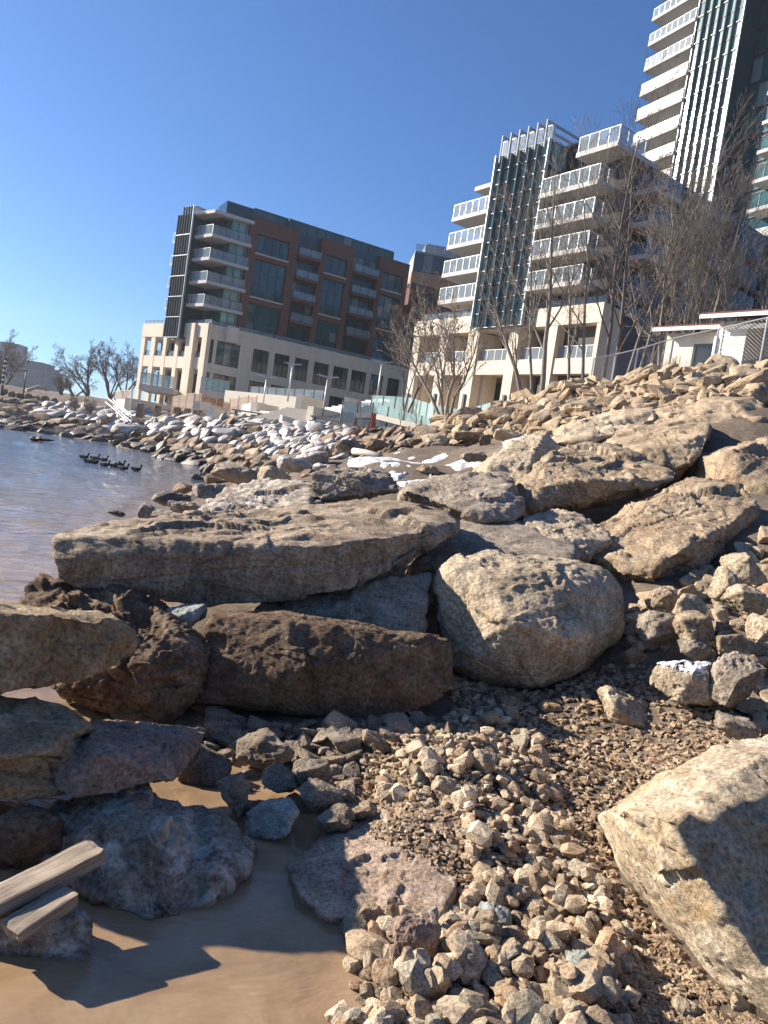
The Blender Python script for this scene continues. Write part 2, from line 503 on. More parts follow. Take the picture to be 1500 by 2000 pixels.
def water_mat():
    n = NT('water')
    co = n.pos()
    mp = n.n.new('ShaderNodeMapping'); mp.inputs['Scale'].default_value = (0.55, 1.0, 1); mp.inputs['Rotation'].default_value = (0, 0, math.radians(-18))
    n.l(co, mp.inputs[0])
    w1 = n.noise(mp.outputs[0], 1.1, 3, 0.5, 0.4); w2 = n.noise(mp.outputs[0], 4.2, 4, 0.6, 0.5); w3 = n.noise(mp.outputs[0], 16, 3, 0.5)
    sx = n.n.new('ShaderNodeSeparateXYZ'); n.l(co, sx.inputs[0])
    lake = n.n.new('ShaderNodeMapRange'); n.l(sx.outputs['Y'], lake.inputs[0])
    lake.inputs[1].default_value = 4.5; lake.inputs[2].default_value = 9; lake.inputs[3].default_value = 0.28; lake.inputs[4].default_value = 1.0
    h = n.math('ADD', n.math('MULTIPLY', w1, 0.10), n.math('ADD', n.math('MULTIPLY', w2, 0.05), n.math('MULTIPLY', w3, 0.008)))
    h = n.math('MULTIPLY', h, lake.outputs[0])
    silt = n.noise(co, 2.2, 4, 0.6, 1.5)
    base = n.ramp(silt, [(0.3, (0.21, 0.14, 0.08)), (0.5, (0.30, 0.20, 0.115)), (0.7, (0.36, 0.255, 0.155))])
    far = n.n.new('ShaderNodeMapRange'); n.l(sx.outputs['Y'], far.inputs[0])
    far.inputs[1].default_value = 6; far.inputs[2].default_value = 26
    base = n.mix(far.outputs[0], base, (0.10, 0.115, 0.14))  # reflected sky blue painted into the far water
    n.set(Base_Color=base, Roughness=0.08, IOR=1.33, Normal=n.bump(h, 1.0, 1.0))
    n.b.inputs['Specular IOR Level'].default_value = 0.5
    return n.m
M['water'] = water_mat()

def snow_mat():
    n = NT('snow'); co = n.pos()
    a = n.noise(co, 3.5, 8, 0.7); g = n.noise(co, 40, 4, 0.7)
    base = n.ramp(a, [(0.36, (0.42, 0.37, 0.32)), (0.46, (0.66, 0.65, 0.65)), (0.6, (0.78, 0.79, 0.81))])
    n.set(Base_Color=base, Roughness=0.8, Normal=n.bump(g, 0.7, 0.02, n.bump(a, 0.6, 0.08))); return n.m
M['snow'] = snow_mat()
M['ice'] = plain('ice', (0.78, 0.78, 0.78), 0.25, var=0.1, scale=8)
M['beige'] = plain('beige_precast', (0.64, 0.55, 0.44), 0.8, var=0.07, scale=0.6, bump=0.1, streak=0.35)
M['beige_shade'] = M['beige']
M['cream'] = plain('cream_concrete', (0.60, 0.545, 0.46), 0.8, var=0.06, scale=0.8, streak=0.25)
M['soffit'] = plain('balcony_concrete', (0.47, 0.455, 0.43), 0.8, var=0.06, scale=1)
M['brick'] = plain('brown_brick', (0.13, 0.06, 0.046), 0.85, var=0.15, scale=1.5, bump=0.2)
M['orange_brick'] = plain('orange_brick', (0.42, 0.22, 0.13), 0.85, var=0.1, scale=1.5)
M['teal'] = glass_mat('teal_glass', (0.008, 0.045, 0.055), (0.02, 0.095, 0.105), spec=0.45)
M['blue_glass'] = glass_mat('blue_glass', (0.012, 0.05, 0.09), (0.03, 0.10, 0.15), spec=0.4)
M['teal_light'] = glass_mat('teal_light_glass', (0.09, 0.21, 0.205), (0.19, 0.36, 0.34), spec=0.55)
M['teal_dark'] = glass_mat('teal_dark_glass', (0.006, 0.03, 0.042), (0.012, 0.05, 0.066), spec=0.4)
M['tower_glass'] = glass_mat('tower_glass', (0.10, 0.19, 0.17), (0.22, 0.34, 0.30), rough=0.1, spec=1.0, wav=0.0)
M['dark_room'] = glass_mat('dark_room_glass', (0.010, 0.014, 0.016), (0.05, 0.06, 0.06), spec=0.5, scale=0.6)
M['fin'] = plain('fin_metal', (0.07, 0.095, 0.115), 0.7, metal=0.0, var=0.1, spec=0.15)
M['trellis'] = plain('trellis_metal', (0.30, 0.32, 0.33), 0.6, var=0.06, spec=0.2)
M['fin_light'] = plain('fin_light_metal', (0.42, 0.44, 0.45), 0.45, metal=0.2, var=0.06)
M['mullion'] = plain('mullion', (0.035, 0.055, 0.06), 0.5, var=0.1)
M['steel'] = plain('galvanised_steel', (0.50, 0.50, 0.49), 0.45, metal=0.5, var=0.1)
M['dark_steel'] = plain('dark_steel', (0.05, 0.055, 0.06), 0.5, metal=0.3)
M['rail'] = rail_glass('rail_glass', (0.30, 0.36, 0.39), 0.34)
M['rail_green'] = rail_glass('rail_glass_green', (0.36, 0.52, 0.49), 0.5)
M['white_paint'] = plain('white_siding', (0.78, 0.76, 0.70), 0.6, var=0.05, scale=1.5, streak=0.2)
M['stucco'] = plain('stained_stucco', (0.62, 0.58, 0.51), 0.85, var=0.15, scale=1.8, streak=0.6, bump=0.3)
M['shingle'] = plain('red_shingle', (0.15, 0.06, 0.05), 0.9, var=0.25, scale=5, bump=0.5)
M['grey_roof'] = plain('grey_roof', (0.16, 0.16, 0.16), 0.8, var=0.15)
M['bark'] = plain('bark', (0.15, 0.12, 0.095), 0.95, var=0.35, scale=6, bump=0.7)
M['bark_pale'] = plain('bark_pale', (0.23, 0.20, 0.165), 0.95, var=0.3, scale=6, bump=0.7)
M['twig_far'] = plain('far_twigs', (0.16, 0.125, 0.105), 0.95, var=0.2, scale=1)
M['dry_leaf'] = plain('dry_leaf', (0.22, 0.10, 0.05), 0.8, var=0.4, scale=4)
M['dry_grass'] = plain('dry_grass', (0.36, 0.25, 0.12), 0.9, var=0.3, scale=4)
M['wood'] = plain('weathered_wood', (0.33, 0.25, 0.185), 0.85, var=0.2, scale=5, bump=0.5)
def plank_mat():
    n = NT('plank_wood'); co = n.coord('Object')
    mp = n.n.new('ShaderNodeMapping'); mp.inputs['Scale'].default_value = (1.5, 26, 26); n.l(co, mp.inputs[0])
    g = n.noise(mp.outputs[0], 3, 6, 0.7, 0.6); st = n.noise(co, 9, 5, 0.6)
    base = n.ramp(g, [(0.3, (0.16, 0.12, 0.085)), (0.55, (0.34, 0.27, 0.20)), (0.75, (0.45, 0.375, 0.29))])
    base = n.mix(0.6, base, n.ramp(st, [(0.35, (0.5, 0.47, 0.45)), (0.65, (1.1, 1.1, 1.1))]), 'MULTIPLY')
    n.set(Base_Color=base, Roughness=0.85, Normal=n.bump(g, 0.8, 0.006)); return n.m
M['plank_wood'] = plank_mat()
M['driftwood'] = plain('driftwood', (0.48, 0.43, 0.36), 0.85, var=0.15, scale=5, bump=0.4)
M['mesh_brown'] = rail_glass('fence_mesh_brown', (0.34, 0.20, 0.12), 0.55)
M['post_tan'] = plain('fence_post_tan', (0.55, 0.42, 0.28), 0.8)
M['far_wall'] = plain('far_wall', (0.15, 0.16, 0.185), 0.9, var=0.1, scale=0.1)
M['far_glass'] = glass_mat('far_glass', (0.05, 0.06, 0.08), (0.12, 0.14, 0.17), scale=0.1)
M['duck'] = plain('duck_plumage', (0.04, 0.035, 0.03), 0.7)
M['duck_white'] = plain('duck_white', (0.6, 0.58, 0.55), 0.7)
M['red'] = plain('red_barrier', (0.36, 0.07, 0.05), 0.6)
M['loggia'] = plain('loggia_glass', (0.03, 0.034, 0.036), 0.35, spec=0.15, var=0.6, scale=0.5)
M['flank_glass'] = plain('flank_glass', (0.055, 0.052, 0.05), 0.9, spec=0.02, var=0.4, scale=0.6)  # matt flank panes, shade and pale veil put into their colour
M['flank_shade'] = plain('flank_shade', (0.11, 0.105, 0.10), 0.85, spec=0.1)  # flank's shade and pale veil of glare put into this colour
M['grey_box'] = plain('grey_render', (0.30, 0.30, 0.31), 0.8)

# ------------------------------------------------------------------ ground and water
CTRL = []
def ctl(px, py, y, dz=0.0):
    p = P(px, py, y); CTRL.append((p.x, p.y, p.z + dz))
# near, in metres
CTRL += [(-0.7, 1.6, -0.2), (-0.2, 1.9, -0.12), (-1.6, 2.2, -0.2), (-0.6, 2.5, -0.2), (-0.1, 2.3, -0.10), (0.15, 1.7, -0.02), (-0.3, 3.1, -0.06), (0.0, 3.4, 0.0),
         (-1.4, 3.2, -0.1), (-2.5, 3.4, -0.3), (-1, 4.2, 0.0), (0.4, 2.3, 0.06), (0.8, 1.6, 0.06), (0.9, 2.4, 0.07), (0.45, 3.0, 0.16), (0.52, 3.6, 0.25),
         (0.35, 4.1, 0.14), (1.0, 3.2, 0.11), (1.3, 2.6, 0.14), (1.6, 2.0, 0.15), (1.0, 4.2, 0.17), (1.3, 3.9, 0.2), (0.9, 5.0, 0.2), (1.6, 4.6, 0.36),
         (2.0, 3.6, 0.42), (2.1, 4.6, 0.5), (2.5, 5.4, 0.8), (2.6, 2.5, 0.5), (0.0, 0.0, 0.05), (-1.2, 0.2, -0.15), (1.5, 0.3, 0.2), (3, 0.5, 0.8), (4, 3, 1.2), (0, -3, 0.2), (6, -3, 2), (-6, -3, -0.8),
         (0.0, 5.2, 0.2), (-1.0, 6.0, 0.2), (-2.4, 6.2, 0.0), (-3.6, 6.5, -0.3), (-4.2, 8.5, -0.35), (-6, 5, -0.8), (0.0, 7.2, 0.55), (-2.6, 9, 0.25), (-1.5, 9, 0.6),
         (1.5, 6.4, 0.6), (2.8, 6.6, 1.0), (3.8, 7.2, 1.5), (5.2, 7.5, 1.9), (4.5, 9.5, 1.9), (2.5, 9.5, 1.1), (6.5, 11, 2.6), (8, 9, 3.2), (12, 6, 5), (14, 0, 6),
         (0.3, 11, 1.2), (1.8, 12.5, 1.35), (-1.6, 12.5, 0.9), (-3.2, 12, 0.3), (-4.4, 13.0, -0.5), (-5.2, 19.5, -0.6), (-4.6, 16, -0.55), (-3.6, 18, 0.75), (-1.4, 18, 1.4),
         (-6.0, 26, -0.5), (-9, 22, -0.9), (-14, 30, -1.0), (-9, 12, -1.0), (-25, 40, -1.2), (-30, 20, -1.5), (-60, 40, -2), (-60, 10, -2), (-120, 60, -3), (-40, -20, -2)]
for q in [(800, 905, 15), (850, 880, 18), (720, 900, 17), (640, 895, 19), (900, 870, 19), (1000, 866, 16), (880, 850, 26),
          (1100, 850, 14), (1200, 810, 18), (1300, 830, 14.5), (1420, 790, 15.5), (1500, 800, 13.5),
          (1200, 794, 19), (1160, 748, 27), (1500, 756, 17), (1500, 716, 22), (900, 850, 30), (1000, 835, 24), (1050, 776, 30), (880, 834, 36), (1300, 736, 25.5), (1400, 724, 23.5), (1000, 800, 30), (1100, 800, 23), (1400, 730, 20), (1340, 760, 20)]:
    ctl(*q)
# lake side of the waterline
for q in [(330, 920, 36), (250, 890, 45), (150, 868, 52), (60, 850, 52), (0, 845, 48), (370, 945, 24), (290, 965, 18.5), (190, 1005, 12.5), (120, 1055, 9.4), (60, 1110, 7.4), (20, 1000, 12), (150, 950, 20), (280, 920, 30), (0, 1130, 6.6), (-80, 1130, 6.2), (385, 925, 29)]:
    ctl(*q, dz=-0.45)
# far bank
for q in [(330, 900, 40.2), (240, 870, 56.6), (150, 852, 67), (40, 836, 66), (0, 832, 62)]:
    ctl(*q, dz=-0.25)
for q in [(400, 900, 44), (330, 860, 54), (250, 835, 62), (160, 815, 70), (80, 805, 72), (480, 880, 42), (560, 850, 44), (480, 840, 50), (640, 880, 32), (700, 860, 34), (600, 900, 28), (500, 915, 30), (430, 935, 28)]:
    ctl(*q)
for q in [(390, 808, 66), (480, 818, 58), (560, 828, 53), (650, 835, 49), (720, 845, 46), (800, 845, 44), (860, 838, 40), (255, 797, 73), (180, 790, 78), (100, 785, 80), (20, 775, 82), (-60, 765, 82)]:
    ctl(*q)
CTRL += [(-36, 92, 4.6), (-24, 84, 4.4), (-14, 80, 4.6), (-2, 66, 4.6), (6, 56, 5.0), (10, 46, 6.0), (14, 40, 6.3), (16, 28, 6.3), (11, 32, 6.0), (12, 50, 6.5), (22, 45, 7.2), (20, 18, 7.2), (30, 30, 8), (30, 60, 8),
         (-50, 95, 4.5), (-66, 98, 4.0), (-10, 120, 6), (30, 110, 8), (-50, 160, 6), (-90, 220, 8), (80, 60, 10), (40, 0, 9), (-150, 330, 10), (-60, 400, 11), (60, 400, 14), (200, 200, 14), (-300, 500, 11), (-500, 200, -3), (-500, -200, -4), (-95, 100, -2.5), (-110, 70, -3), (-150, 140, -3), (-200, 100, -3), (-230, 220, -3), (-330, 330, -3), (0, -60, 3), (60, -60, 8), (-30, -60, -2)]
CT = np.array(CTRL)

def ghe(x, y):
    """ground height, arrays"""
    x = np.atleast_1d(np.asarray(x, float)); y = np.atleast_1d(np.asarray(y, float))
    out = np.zeros(len(x))
    for s in range(0, len(x), 4000):
        xs, ys = x[s:s+4000, None], y[s:s+4000, None]
        d2 = (xs - CT[None, :, 0]) ** 2 + (ys - CT[None, :, 1]) ** 2
        rr = np.sqrt(CT[:, 0] ** 2 + CT[:, 1] ** 2)[None, :]
        w = 1.0 / (d2 + (0.045 * rr + 0.06) ** 2) ** 1.9
        out[s:s+4000] = (w * CT[None, :, 2]).sum(1) / w.sum(1)
    return out

def gh(x, y): return float(ghe([x], [y])[0])

def ghit(px, py, y0=1.3, y1=120):
    """pixel ray against the ground"""
    d = ray(px, py)
    ys = np.geomspace(y0, y1, 400)
    X = d.x / d.y * ys; Z = EYE.z + d.z / d.y * ys
    G = ghe(X, ys)
    k = np.argmax(Z <= G)
    if Z[k] > G[k]: return None
    return Vector((X[k], ys[k], G[k]))

nA, nR = 420, 210
az = np.linspace(-math.pi, math.pi, nA, endpoint=False)
# more azimuth samples where the camera looks
az = np.sort(np.concatenate([np.linspace(-0.75, 0.75, 260), np.linspace(0.75, 2 * math.pi - 0.75, 82)[1:-1]]))
nA = len(az)
rad = np.concatenate([[0.02], np.geomspace(0.5, 4000, nR)])
AA, RR = np.meshgrid(az, rad)
gx = (RR * np.sin(AA)).ravel(); gy = (RR * np.cos(AA)).ravel()
gz = ghe(gx, gy)
pn = np.stack([gx, gy, gx * 0], 1)
farw = np.clip((RR.ravel() - 6) / 8, 0, 1)
gz = gz + farw * np.minimum(0.012 * RR.ravel(), 0.25) * 0.35 * fbm(pn * 0.9, 3, 4) - 0.012 * np.abs(fbm(pn * 7, 8, 3)) * (RR.ravel() < 20)
idx = np.arange(len(rad) * nA).reshape(len(rad), nA)
nx = np.roll(idx, -1, axis=1)
GF = np.stack([idx[:-1], nx[:-1], nx[1:], idx[1:]], -1).reshape(-1, 4)[:, ::-1]
ground = link('ground', mesh_np('ground', np.stack([gx, gy, gz], 1), GF, M['ground'], True))
tag(ground, 'brown earth and gravel shore ground', None, None, 'structure')

wr = np.concatenate([[0.02], np.geomspace(1.0, 4000, 210)])
AA, RR = np.meshgrid(az, wr)
wx = (RR * np.sin(AA)).ravel(); wy = (RR * np.cos(AA)).ravel()
pw = np.stack([wx * 0.8 + wy * 0.2, wy * 1.6, wx * 0], 1)
lk = np.clip((wy - 5.0) / 4.0, 0, 1) * np.clip((-wx - 1.0) / 2.0, 0, 1)
wz = lk * (0.05 * fbm(pw * 0.55, 4, 3) + 0.018 * fbm(pw * 2.2, 6, 3)) * (RR.ravel() < 200)
idx = np.arange(len(wr) * nA).reshape(len(wr), nA); nx = np.roll(idx, -1, axis=1)
WF = np.stack([idx[:-1], nx[:-1], nx[1:], idx[1:]], -1).reshape(-1, 4)[:, ::-1]
water = link('water', mesh_np('water', np.stack([wx, wy, wz], 1), WF, M['water'], True))
tag(water, 'silty lake water, reflected sky blue painted in far out and brown at the shore', None, None, 'structure')

# ------------------------------------------------------------------ big rocks
ROCKS = []          # (V, F) for the BVH
def big_rock(name, label, pts, mat, seed, thick=0.8, drop=0.25, cat='rock', group=None, extra=(), **kw):
    W = [P(*q) for q in pts]
    zmin = min(w.z for w in W)
    H = list(W)
    for w in W:
        if w.z < zmin + 0.5 * (max(v.z for v in W) - zmin):
            H.append(w + Vector((0.0, thick, -drop * 0.5)))
            H.append(w + Vector((0.0, thick * 0.25, -drop)))
    H += [Vector(e) for e in extra]
    V, F = rock_shape(H, seed, **kw)
    c = V.mean(0); c[2] = V[:, 2].min()
    o = link(name, mesh_np(name, V - c, F, mat, True), None, Vector(c))
    ROCKS.append((V, F))
    return tag(o, label, cat, group)

big_rock('rock_slab', 'long flat limestone slab with thick striped front edge, in the middle of the shore',
    [(93, 1050, 4.7), (97, 1095, 4.6), (106, 1132, 4.65), (210, 1152, 4.75), (420, 1184, 4.85), (600, 1168, 4.95), (690, 1152, 5.05), (770, 1118, 5.3), (850, 1062, 5.9), (902, 1022, 6.3), (895, 1042, 6.1),
     (480, 1072, 4.85), (640, 1070, 4.95), (740, 1050, 5.2), (200, 1083, 4.7), (115, 1038, 5.2), (400, 1017, 6.2), (600, 984, 7.0), (855, 982, 7.2)], M['limestone_streaked'], 11, thick=1.3, drop=0.05,
    sub=7, p=60, rough=0.03, cuts=1, strata=0.03, strata_n=3, tilt=(-0.14, -0.08), crack=0.03, fine=2.5)
big_rock('perched_rock', 'layered grey block perched on the back of the long slab',
    [(610, 926, 7.4), (612, 974, 7.3), (700, 969, 7.25), (776, 958, 7.35), (770, 930, 7.5), (645, 912, 7.9), (740, 911, 7.9), (758, 917, 7.8), (690, 928, 7.3)], M['limestone_grey'], 12, thick=0.6, drop=0.03,
    sub=6, p=40, rough=0.07, strata=0.12, strata_n=4, crack=0.04)
big_rock('pitted_rock', 'dark rough-topped flat rock left of the perched block by the water',
    [(372, 1012, 6.6), (378, 1024, 6.5), (450, 1030, 6.4), (580, 1026, 6.6), (606, 990, 6.9), (395, 985, 7.2), (440, 955, 8), (500, 937, 8.5), (600, 933, 8.5), (612, 950, 8)], M['lichen_rock'], 13, thick=1.2, drop=0.2, sub=6, rough=0.06, cuts=4, crack=0.05, fine=2)
big_rock('flat_rock', 'grey flat rock with a dark broken end right of the perched block',
    [(885, 990, 7.3), (945, 1014, 7.1), (1000, 1017, 7.2), (1028, 1002, 7.5), (1021, 970, 7.6), (1000, 946, 7.8), (955, 928, 8.4), (780, 955, 8), (838, 933, 9), (950, 922, 9.2), (1000, 932, 9)], M['limestone_grey'], 14, thick=1.2, drop=0.2, sub=6, p=40, rough=0.05, crack=0.05)
big_rock('tilted_boulder', 'huge tan boulder with a rough sloping top above the round boulder',
    [(1022, 952, 8.6), (1028, 990, 8.5), (1042, 1000, 8.5), (1150, 968, 8.6), (1250, 957, 8.8), (1318, 938, 9), (1324, 926, 9.2), (1078, 893, 10), (1110, 866, 11), (1180, 860, 11.5), (1238, 886, 11), (1150, 940, 8.6)], M['limestone'], 15, thick=2.0, drop=0.2, sub=7, p=36, rough=0.06, crack=0.05, strata=0.04, strata_n=3, fine=1.6)
big_rock('yellow_rock', 'pale yellow rock left of the huge tan boulder beside the snow',
    [(948, 905, 9.8), (955, 922, 9.6), (1022, 952, 9.3), (1000, 868, 11), (1015, 854, 11.6), (1070, 836, 12.2), (1092, 868, 11.8), (1078, 900, 10.5), (1040, 890, 10)], M['limestone_pale'], 16, thick=1.5, drop=0.3, sub=6, rough=0.06, crack=0.03)
big_rock('upper_boulder', 'tan boulder with a dark shaded right end, behind the huge tan boulder',
    [(1235, 888, 11), (1320, 917, 10.6), (1358, 902, 10.6), (1382, 872, 10.8), (1386, 850, 11), (1195, 862, 12.5), (1230, 830, 13.5), (1370, 821, 13), (1384, 836, 12.2)], M['limestone'], 17, thick=2, drop=0.3, sub=6, p=36, rough=0.05, crack=0.04)
big_rock('top_block', 'big angular block with a dark split right end below the rubble slope',
    [(1280, 852, 13), (1288, 836, 13), (1425, 857, 12.6), (1497, 822, 12.6), (1418, 790, 13), (1280, 800, 15), (1410, 773, 15), (1475, 768, 15), (1500, 790, 14), (1222, 826, 14.5)], M['limestone'], 18, thick=2.2, drop=0.3, sub=6, p=44, rough=0.04, crack=0.04, strata=0.05)
big_rock('sloping_slab', 'long pale slab lying along the foot of the rubble slope',
    [(1080, 862, 13.3), (1160, 858, 13), (1295, 812, 14.2), (1285, 790, 15.5), (1185, 803, 16), (1105, 832, 15.5), (1230, 845, 13.4)], M['limestone_pale'], 19, thick=2, drop=0.3, sub=6, rough=0.05)
big_rock('leaning_slab', 'large tan slab leaning downhill right of the round boulder',
    [(1143, 1086, 6.9), (1200, 1045, 7.2), (1300, 968, 8), (1350, 926, 8.8), (1420, 938, 8.6), (1497, 968, 8), (1503, 995, 7.8), (1450, 1037, 7.2), (1380, 1102, 6.8), (1300, 1157, 6.4), (1258, 1160, 6.3), (1213, 1122, 6.5), (1395, 1040, 6.75), (1290, 1098, 6.25)], M['limestone'], 20, thick=1.0, drop=0.15, sub=7, p=40, rough=0.05, crack=0.05, strata=0.05, strata_n=3, tilt=(-.4, -.2), fine=1.4)
big_rock('edge_rock', 'tan rock cut by the right edge of the view above the leaning slab',
    [(1423, 880, 10), (1428, 907, 9.8), (1450, 938, 9.6), (1500, 975, 9.4), (1580, 965, 9.4), (1580, 835, 11), (1500, 856, 11), (1450, 868, 10.8)], M['limestone'], 21, thick=1.6, drop=0.3, sub=6, rough=0.05, crack=0.03)
big_rock('wedged_rock', 'tan rock wedged between the round boulder and the huge tan boulder',
    [(1022, 1010, 7.4), (1030, 1042, 7), (1060, 1047, 6.9), (1100, 1052, 6.8), (1130, 1092, 6.6), (1197, 1056, 7), (1070, 991, 8), (1125, 998, 8), (1162, 1023, 7.7)], M['limestone_pale'], 22, thick=0.9, drop=0.3, sub=6, rough=0.06, crack=0.04)
big_rock('shaded_flat_rock', 'grey flat rock half in shadow behind the round boulder',
    [(800, 1110, 6.0), (850, 1105, 5.95), (1000, 1095, 6), (1132, 1092, 6.2), (885, 1020, 7.2), (995, 1014, 7.4), (1080, 1038, 7.2), (1127, 1065, 6.8)], M['limestone_grey'], 23, thick=1.0, drop=0.5, sub=6, rough=0.03)
big_rock('round_boulder', 'rounded tan boulder on the gravel, right of the long slab',
    [(920, 1312, 4.9), (1040, 1337, 4.8), (1130, 1322, 4.9), (1182, 1290, 5.2), (848, 1180, 5.1), (868, 1262, 5), (1218, 1240, 5.3), (1212, 1168, 5.4), (1000, 1215, 4.6), (1120, 1240, 4.62), (850, 1093, 5.3), (880, 1083, 5.4), (960, 1067, 5.6), (1060, 1086, 5.7), (1192, 1118, 5.7), (950, 1120, 5.0), (1110, 1135, 5.0)], M['limestone_pale'], 24, thick=0.7, drop=0.1, sub=7, p=16, rough=0.045, crack=0.03, fine=2.4)
big_rock('under_slab_rock', 'dark rock in the shade below the long slab',
    [(500, 1178, 5.0), (480, 1240, 4.95), (640, 1252, 4.9), (800, 1250, 4.9), (846, 1205, 5), (852, 1112, 5.5), (700, 1150, 5.35), (600, 1165, 5.2)], M['limestone_grey'], 25, thick=0.8, drop=0.3, sub=6, rough=0.05, strata=0.1)
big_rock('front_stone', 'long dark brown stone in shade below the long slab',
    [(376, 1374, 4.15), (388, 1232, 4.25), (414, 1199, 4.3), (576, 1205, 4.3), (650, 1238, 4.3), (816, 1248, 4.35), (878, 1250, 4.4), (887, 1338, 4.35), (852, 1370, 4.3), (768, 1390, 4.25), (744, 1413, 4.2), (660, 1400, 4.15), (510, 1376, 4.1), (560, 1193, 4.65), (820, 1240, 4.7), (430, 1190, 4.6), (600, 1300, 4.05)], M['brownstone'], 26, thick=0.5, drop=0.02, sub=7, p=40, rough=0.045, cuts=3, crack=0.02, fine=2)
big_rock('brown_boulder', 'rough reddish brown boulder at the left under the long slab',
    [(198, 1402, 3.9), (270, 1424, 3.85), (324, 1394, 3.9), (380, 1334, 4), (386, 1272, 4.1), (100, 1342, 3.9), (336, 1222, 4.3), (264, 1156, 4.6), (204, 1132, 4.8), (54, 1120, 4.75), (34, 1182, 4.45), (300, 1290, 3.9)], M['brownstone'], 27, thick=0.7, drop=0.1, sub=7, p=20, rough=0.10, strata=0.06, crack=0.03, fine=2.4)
big_rock('beige_block', 'beige block with a fringe of ice along its top at the left edge',
    [(-420, 1130, 2.75), (0, 1198, 2.85), (150, 1200, 3.15), (215, 1204, 3.4), (258, 1266, 3.45), (238, 1300, 3.4), (150, 1326, 3.15), (0, 1350, 2.82), (-420, 1372, 2.7), (-420, 1120, 3.1), (60, 1190, 3.3), (195, 1197, 3.7)], M['beige_block'], 28, thick=0.2, drop=0.02, sub=6, p=40, rough=0.04, crack=0.03, cuts=1)
big_rock('layered_rock', 'tan layered rock at the left edge below the beige block',
    [(-420, 1330, 2.9), (0, 1362, 2.95), (110, 1368, 3.0), (162, 1420, 2.9), (156, 1482, 2.78), (100, 1552, 2.68), (0, 1578, 2.6), (-420, 1580, 2.5), (0, 1480, 2.55), (100, 1470, 2.65), (-420, 1450, 2.5)], M['beige_block'], 29, thick=0.6, drop=0.05, sub=6, p=40, rough=0.05, strata=0.22, strata_n=4, tilt=(0.1, 0.3), fine=1.8)
big_rock('pink_rock', 'pinkish angular rock on top of the frosted boulder at the left',
    [(98, 1482, 2.78), (180, 1410, 3.05), (330, 1455, 3.05), (352, 1500, 2.98), (336, 1522, 2.93), (200, 1528, 2.75), (150, 1562, 2.66), (104, 1542, 2.68), (190, 1470, 2.7)], M['pinkstone'], 30, thick=0.5, drop=0.03, sub=6, p=40, rough=0.05, crack=0.03)
big_rock('frosted_boulder', 'big white-stained boulder at the edge of the brown pool',
    [(40, 1640, 2.6), (150, 1540, 2.95), (210, 1520, 3.0), (420, 1560, 2.95), (455, 1600, 2.85), (492, 1660, 2.7), (482, 1692, 2.62), (405, 1727, 2.5), (375, 1782, 2.38), (300, 1807, 2.3), (200, 1765, 2.35), (90, 1722, 2.4), (290, 1620, 2.5)], M['lichen_rock'], 31, thick=0.3, drop=0.35, sub=7, p=18, rough=0.07, fine=2.2)
big_rock('pool_slab', 'flat pinkish rock half submerged in the brown pool',
    [(556, 1690, 2.75), (640, 1620, 3.05), (740, 1595, 3.1), (752, 1580, 3.15), (870, 1568, 3.15), (892, 1600, 3.05), (897, 1720, 2.65), (882, 1762, 2.55), (860, 1792, 2.45), (790, 1777, 2.48), (640, 1788, 2.45), (588, 1742, 2.55), (820, 1640, 2.85)], M['pool_rock'], 32, thick=0.2, drop=0.3, sub=7, p=30, rough=0.03, cuts=0, fine=3)
big_rock('corner_block', 'big freshly broken block with a golden lower edge in the right foreground',
    [(1198, 1580, 2.55), (1240, 1685, 2.75), (1330, 1790, 2.6), (1430, 1915, 2.3), (1500, 1998, 2.15), (1640, 2120, 2.0), (1290, 1640, 2.3), (1365, 1750, 2.2), (1430, 1840, 2.12), (1520, 1925, 2.05), (1680, 2000, 2.2),
     (1260, 1556, 2.65), (1350, 1498, 2.95), (1420, 1436, 3.25), (1500, 1426, 3.4), (1650, 1430, 3.5), (1482, 1484, 2.75), (1300, 1598, 2.25), (1500, 1560, 2.5), (1700, 1560, 2.75)], M['fresh_cut'], 33, thick=0.5, drop=0.12, sub=7, p=60, rough=0.03, cuts=1, crack=0.01, fine=3)

# ------------------------------------------------------------------ medium stones placed one by one
def stone_at(label, px, py, w, h, mat, seed, y=None, depth=1.0, name='stone', p=20, sub=5, sink=0.25, group=None, rot=0.0, rough=0.06, cat='stone', cuts=5):
    """angular stone whose outline is about w x h photo pixels round px,py"""
    if y is None:
        g = ghit(px, py + h * 0.42)
        y = g.y + 0.02
    c = P(px, py, y)
    s = y / FPX
    rng = np.random.default_rng(seed)
    a, b, d = w * s / 2, h * s / 2 * 1.05, w * s / 2 * depth
    q = rng.normal(size=(15, 3)); q /= np.linalg.norm(q, axis=1)[:, None]
    q = np.sign(q) * np.abs(q) ** 0.75
    q /= np.abs(q).max(0)
    q *= np.array([a, d, b])
    ca, sa = math.cos(rot - math.radians(ROLL) * 0), math.sin(rot)
    q = np.stack([q[:, 0] * ca - q[:, 2] * sa, q[:, 1], q[:, 0] * sa + q[:, 2] * ca], 1)
    q += np.array([c.x, c.y + d * 0.5, c.z - b * 0.1])
    V, F = rock_shape(q, seed, sub=sub, p=p, rough=rough, cuts=cuts)
    cc = V.mean(0); cc[2] = V[:, 2].min()
    o = link(name, mesh_np(name, V - cc, F, mat, True), None, Vector(cc))
    ROCKS.append((V, F))
    return tag(o, label, cat, group)

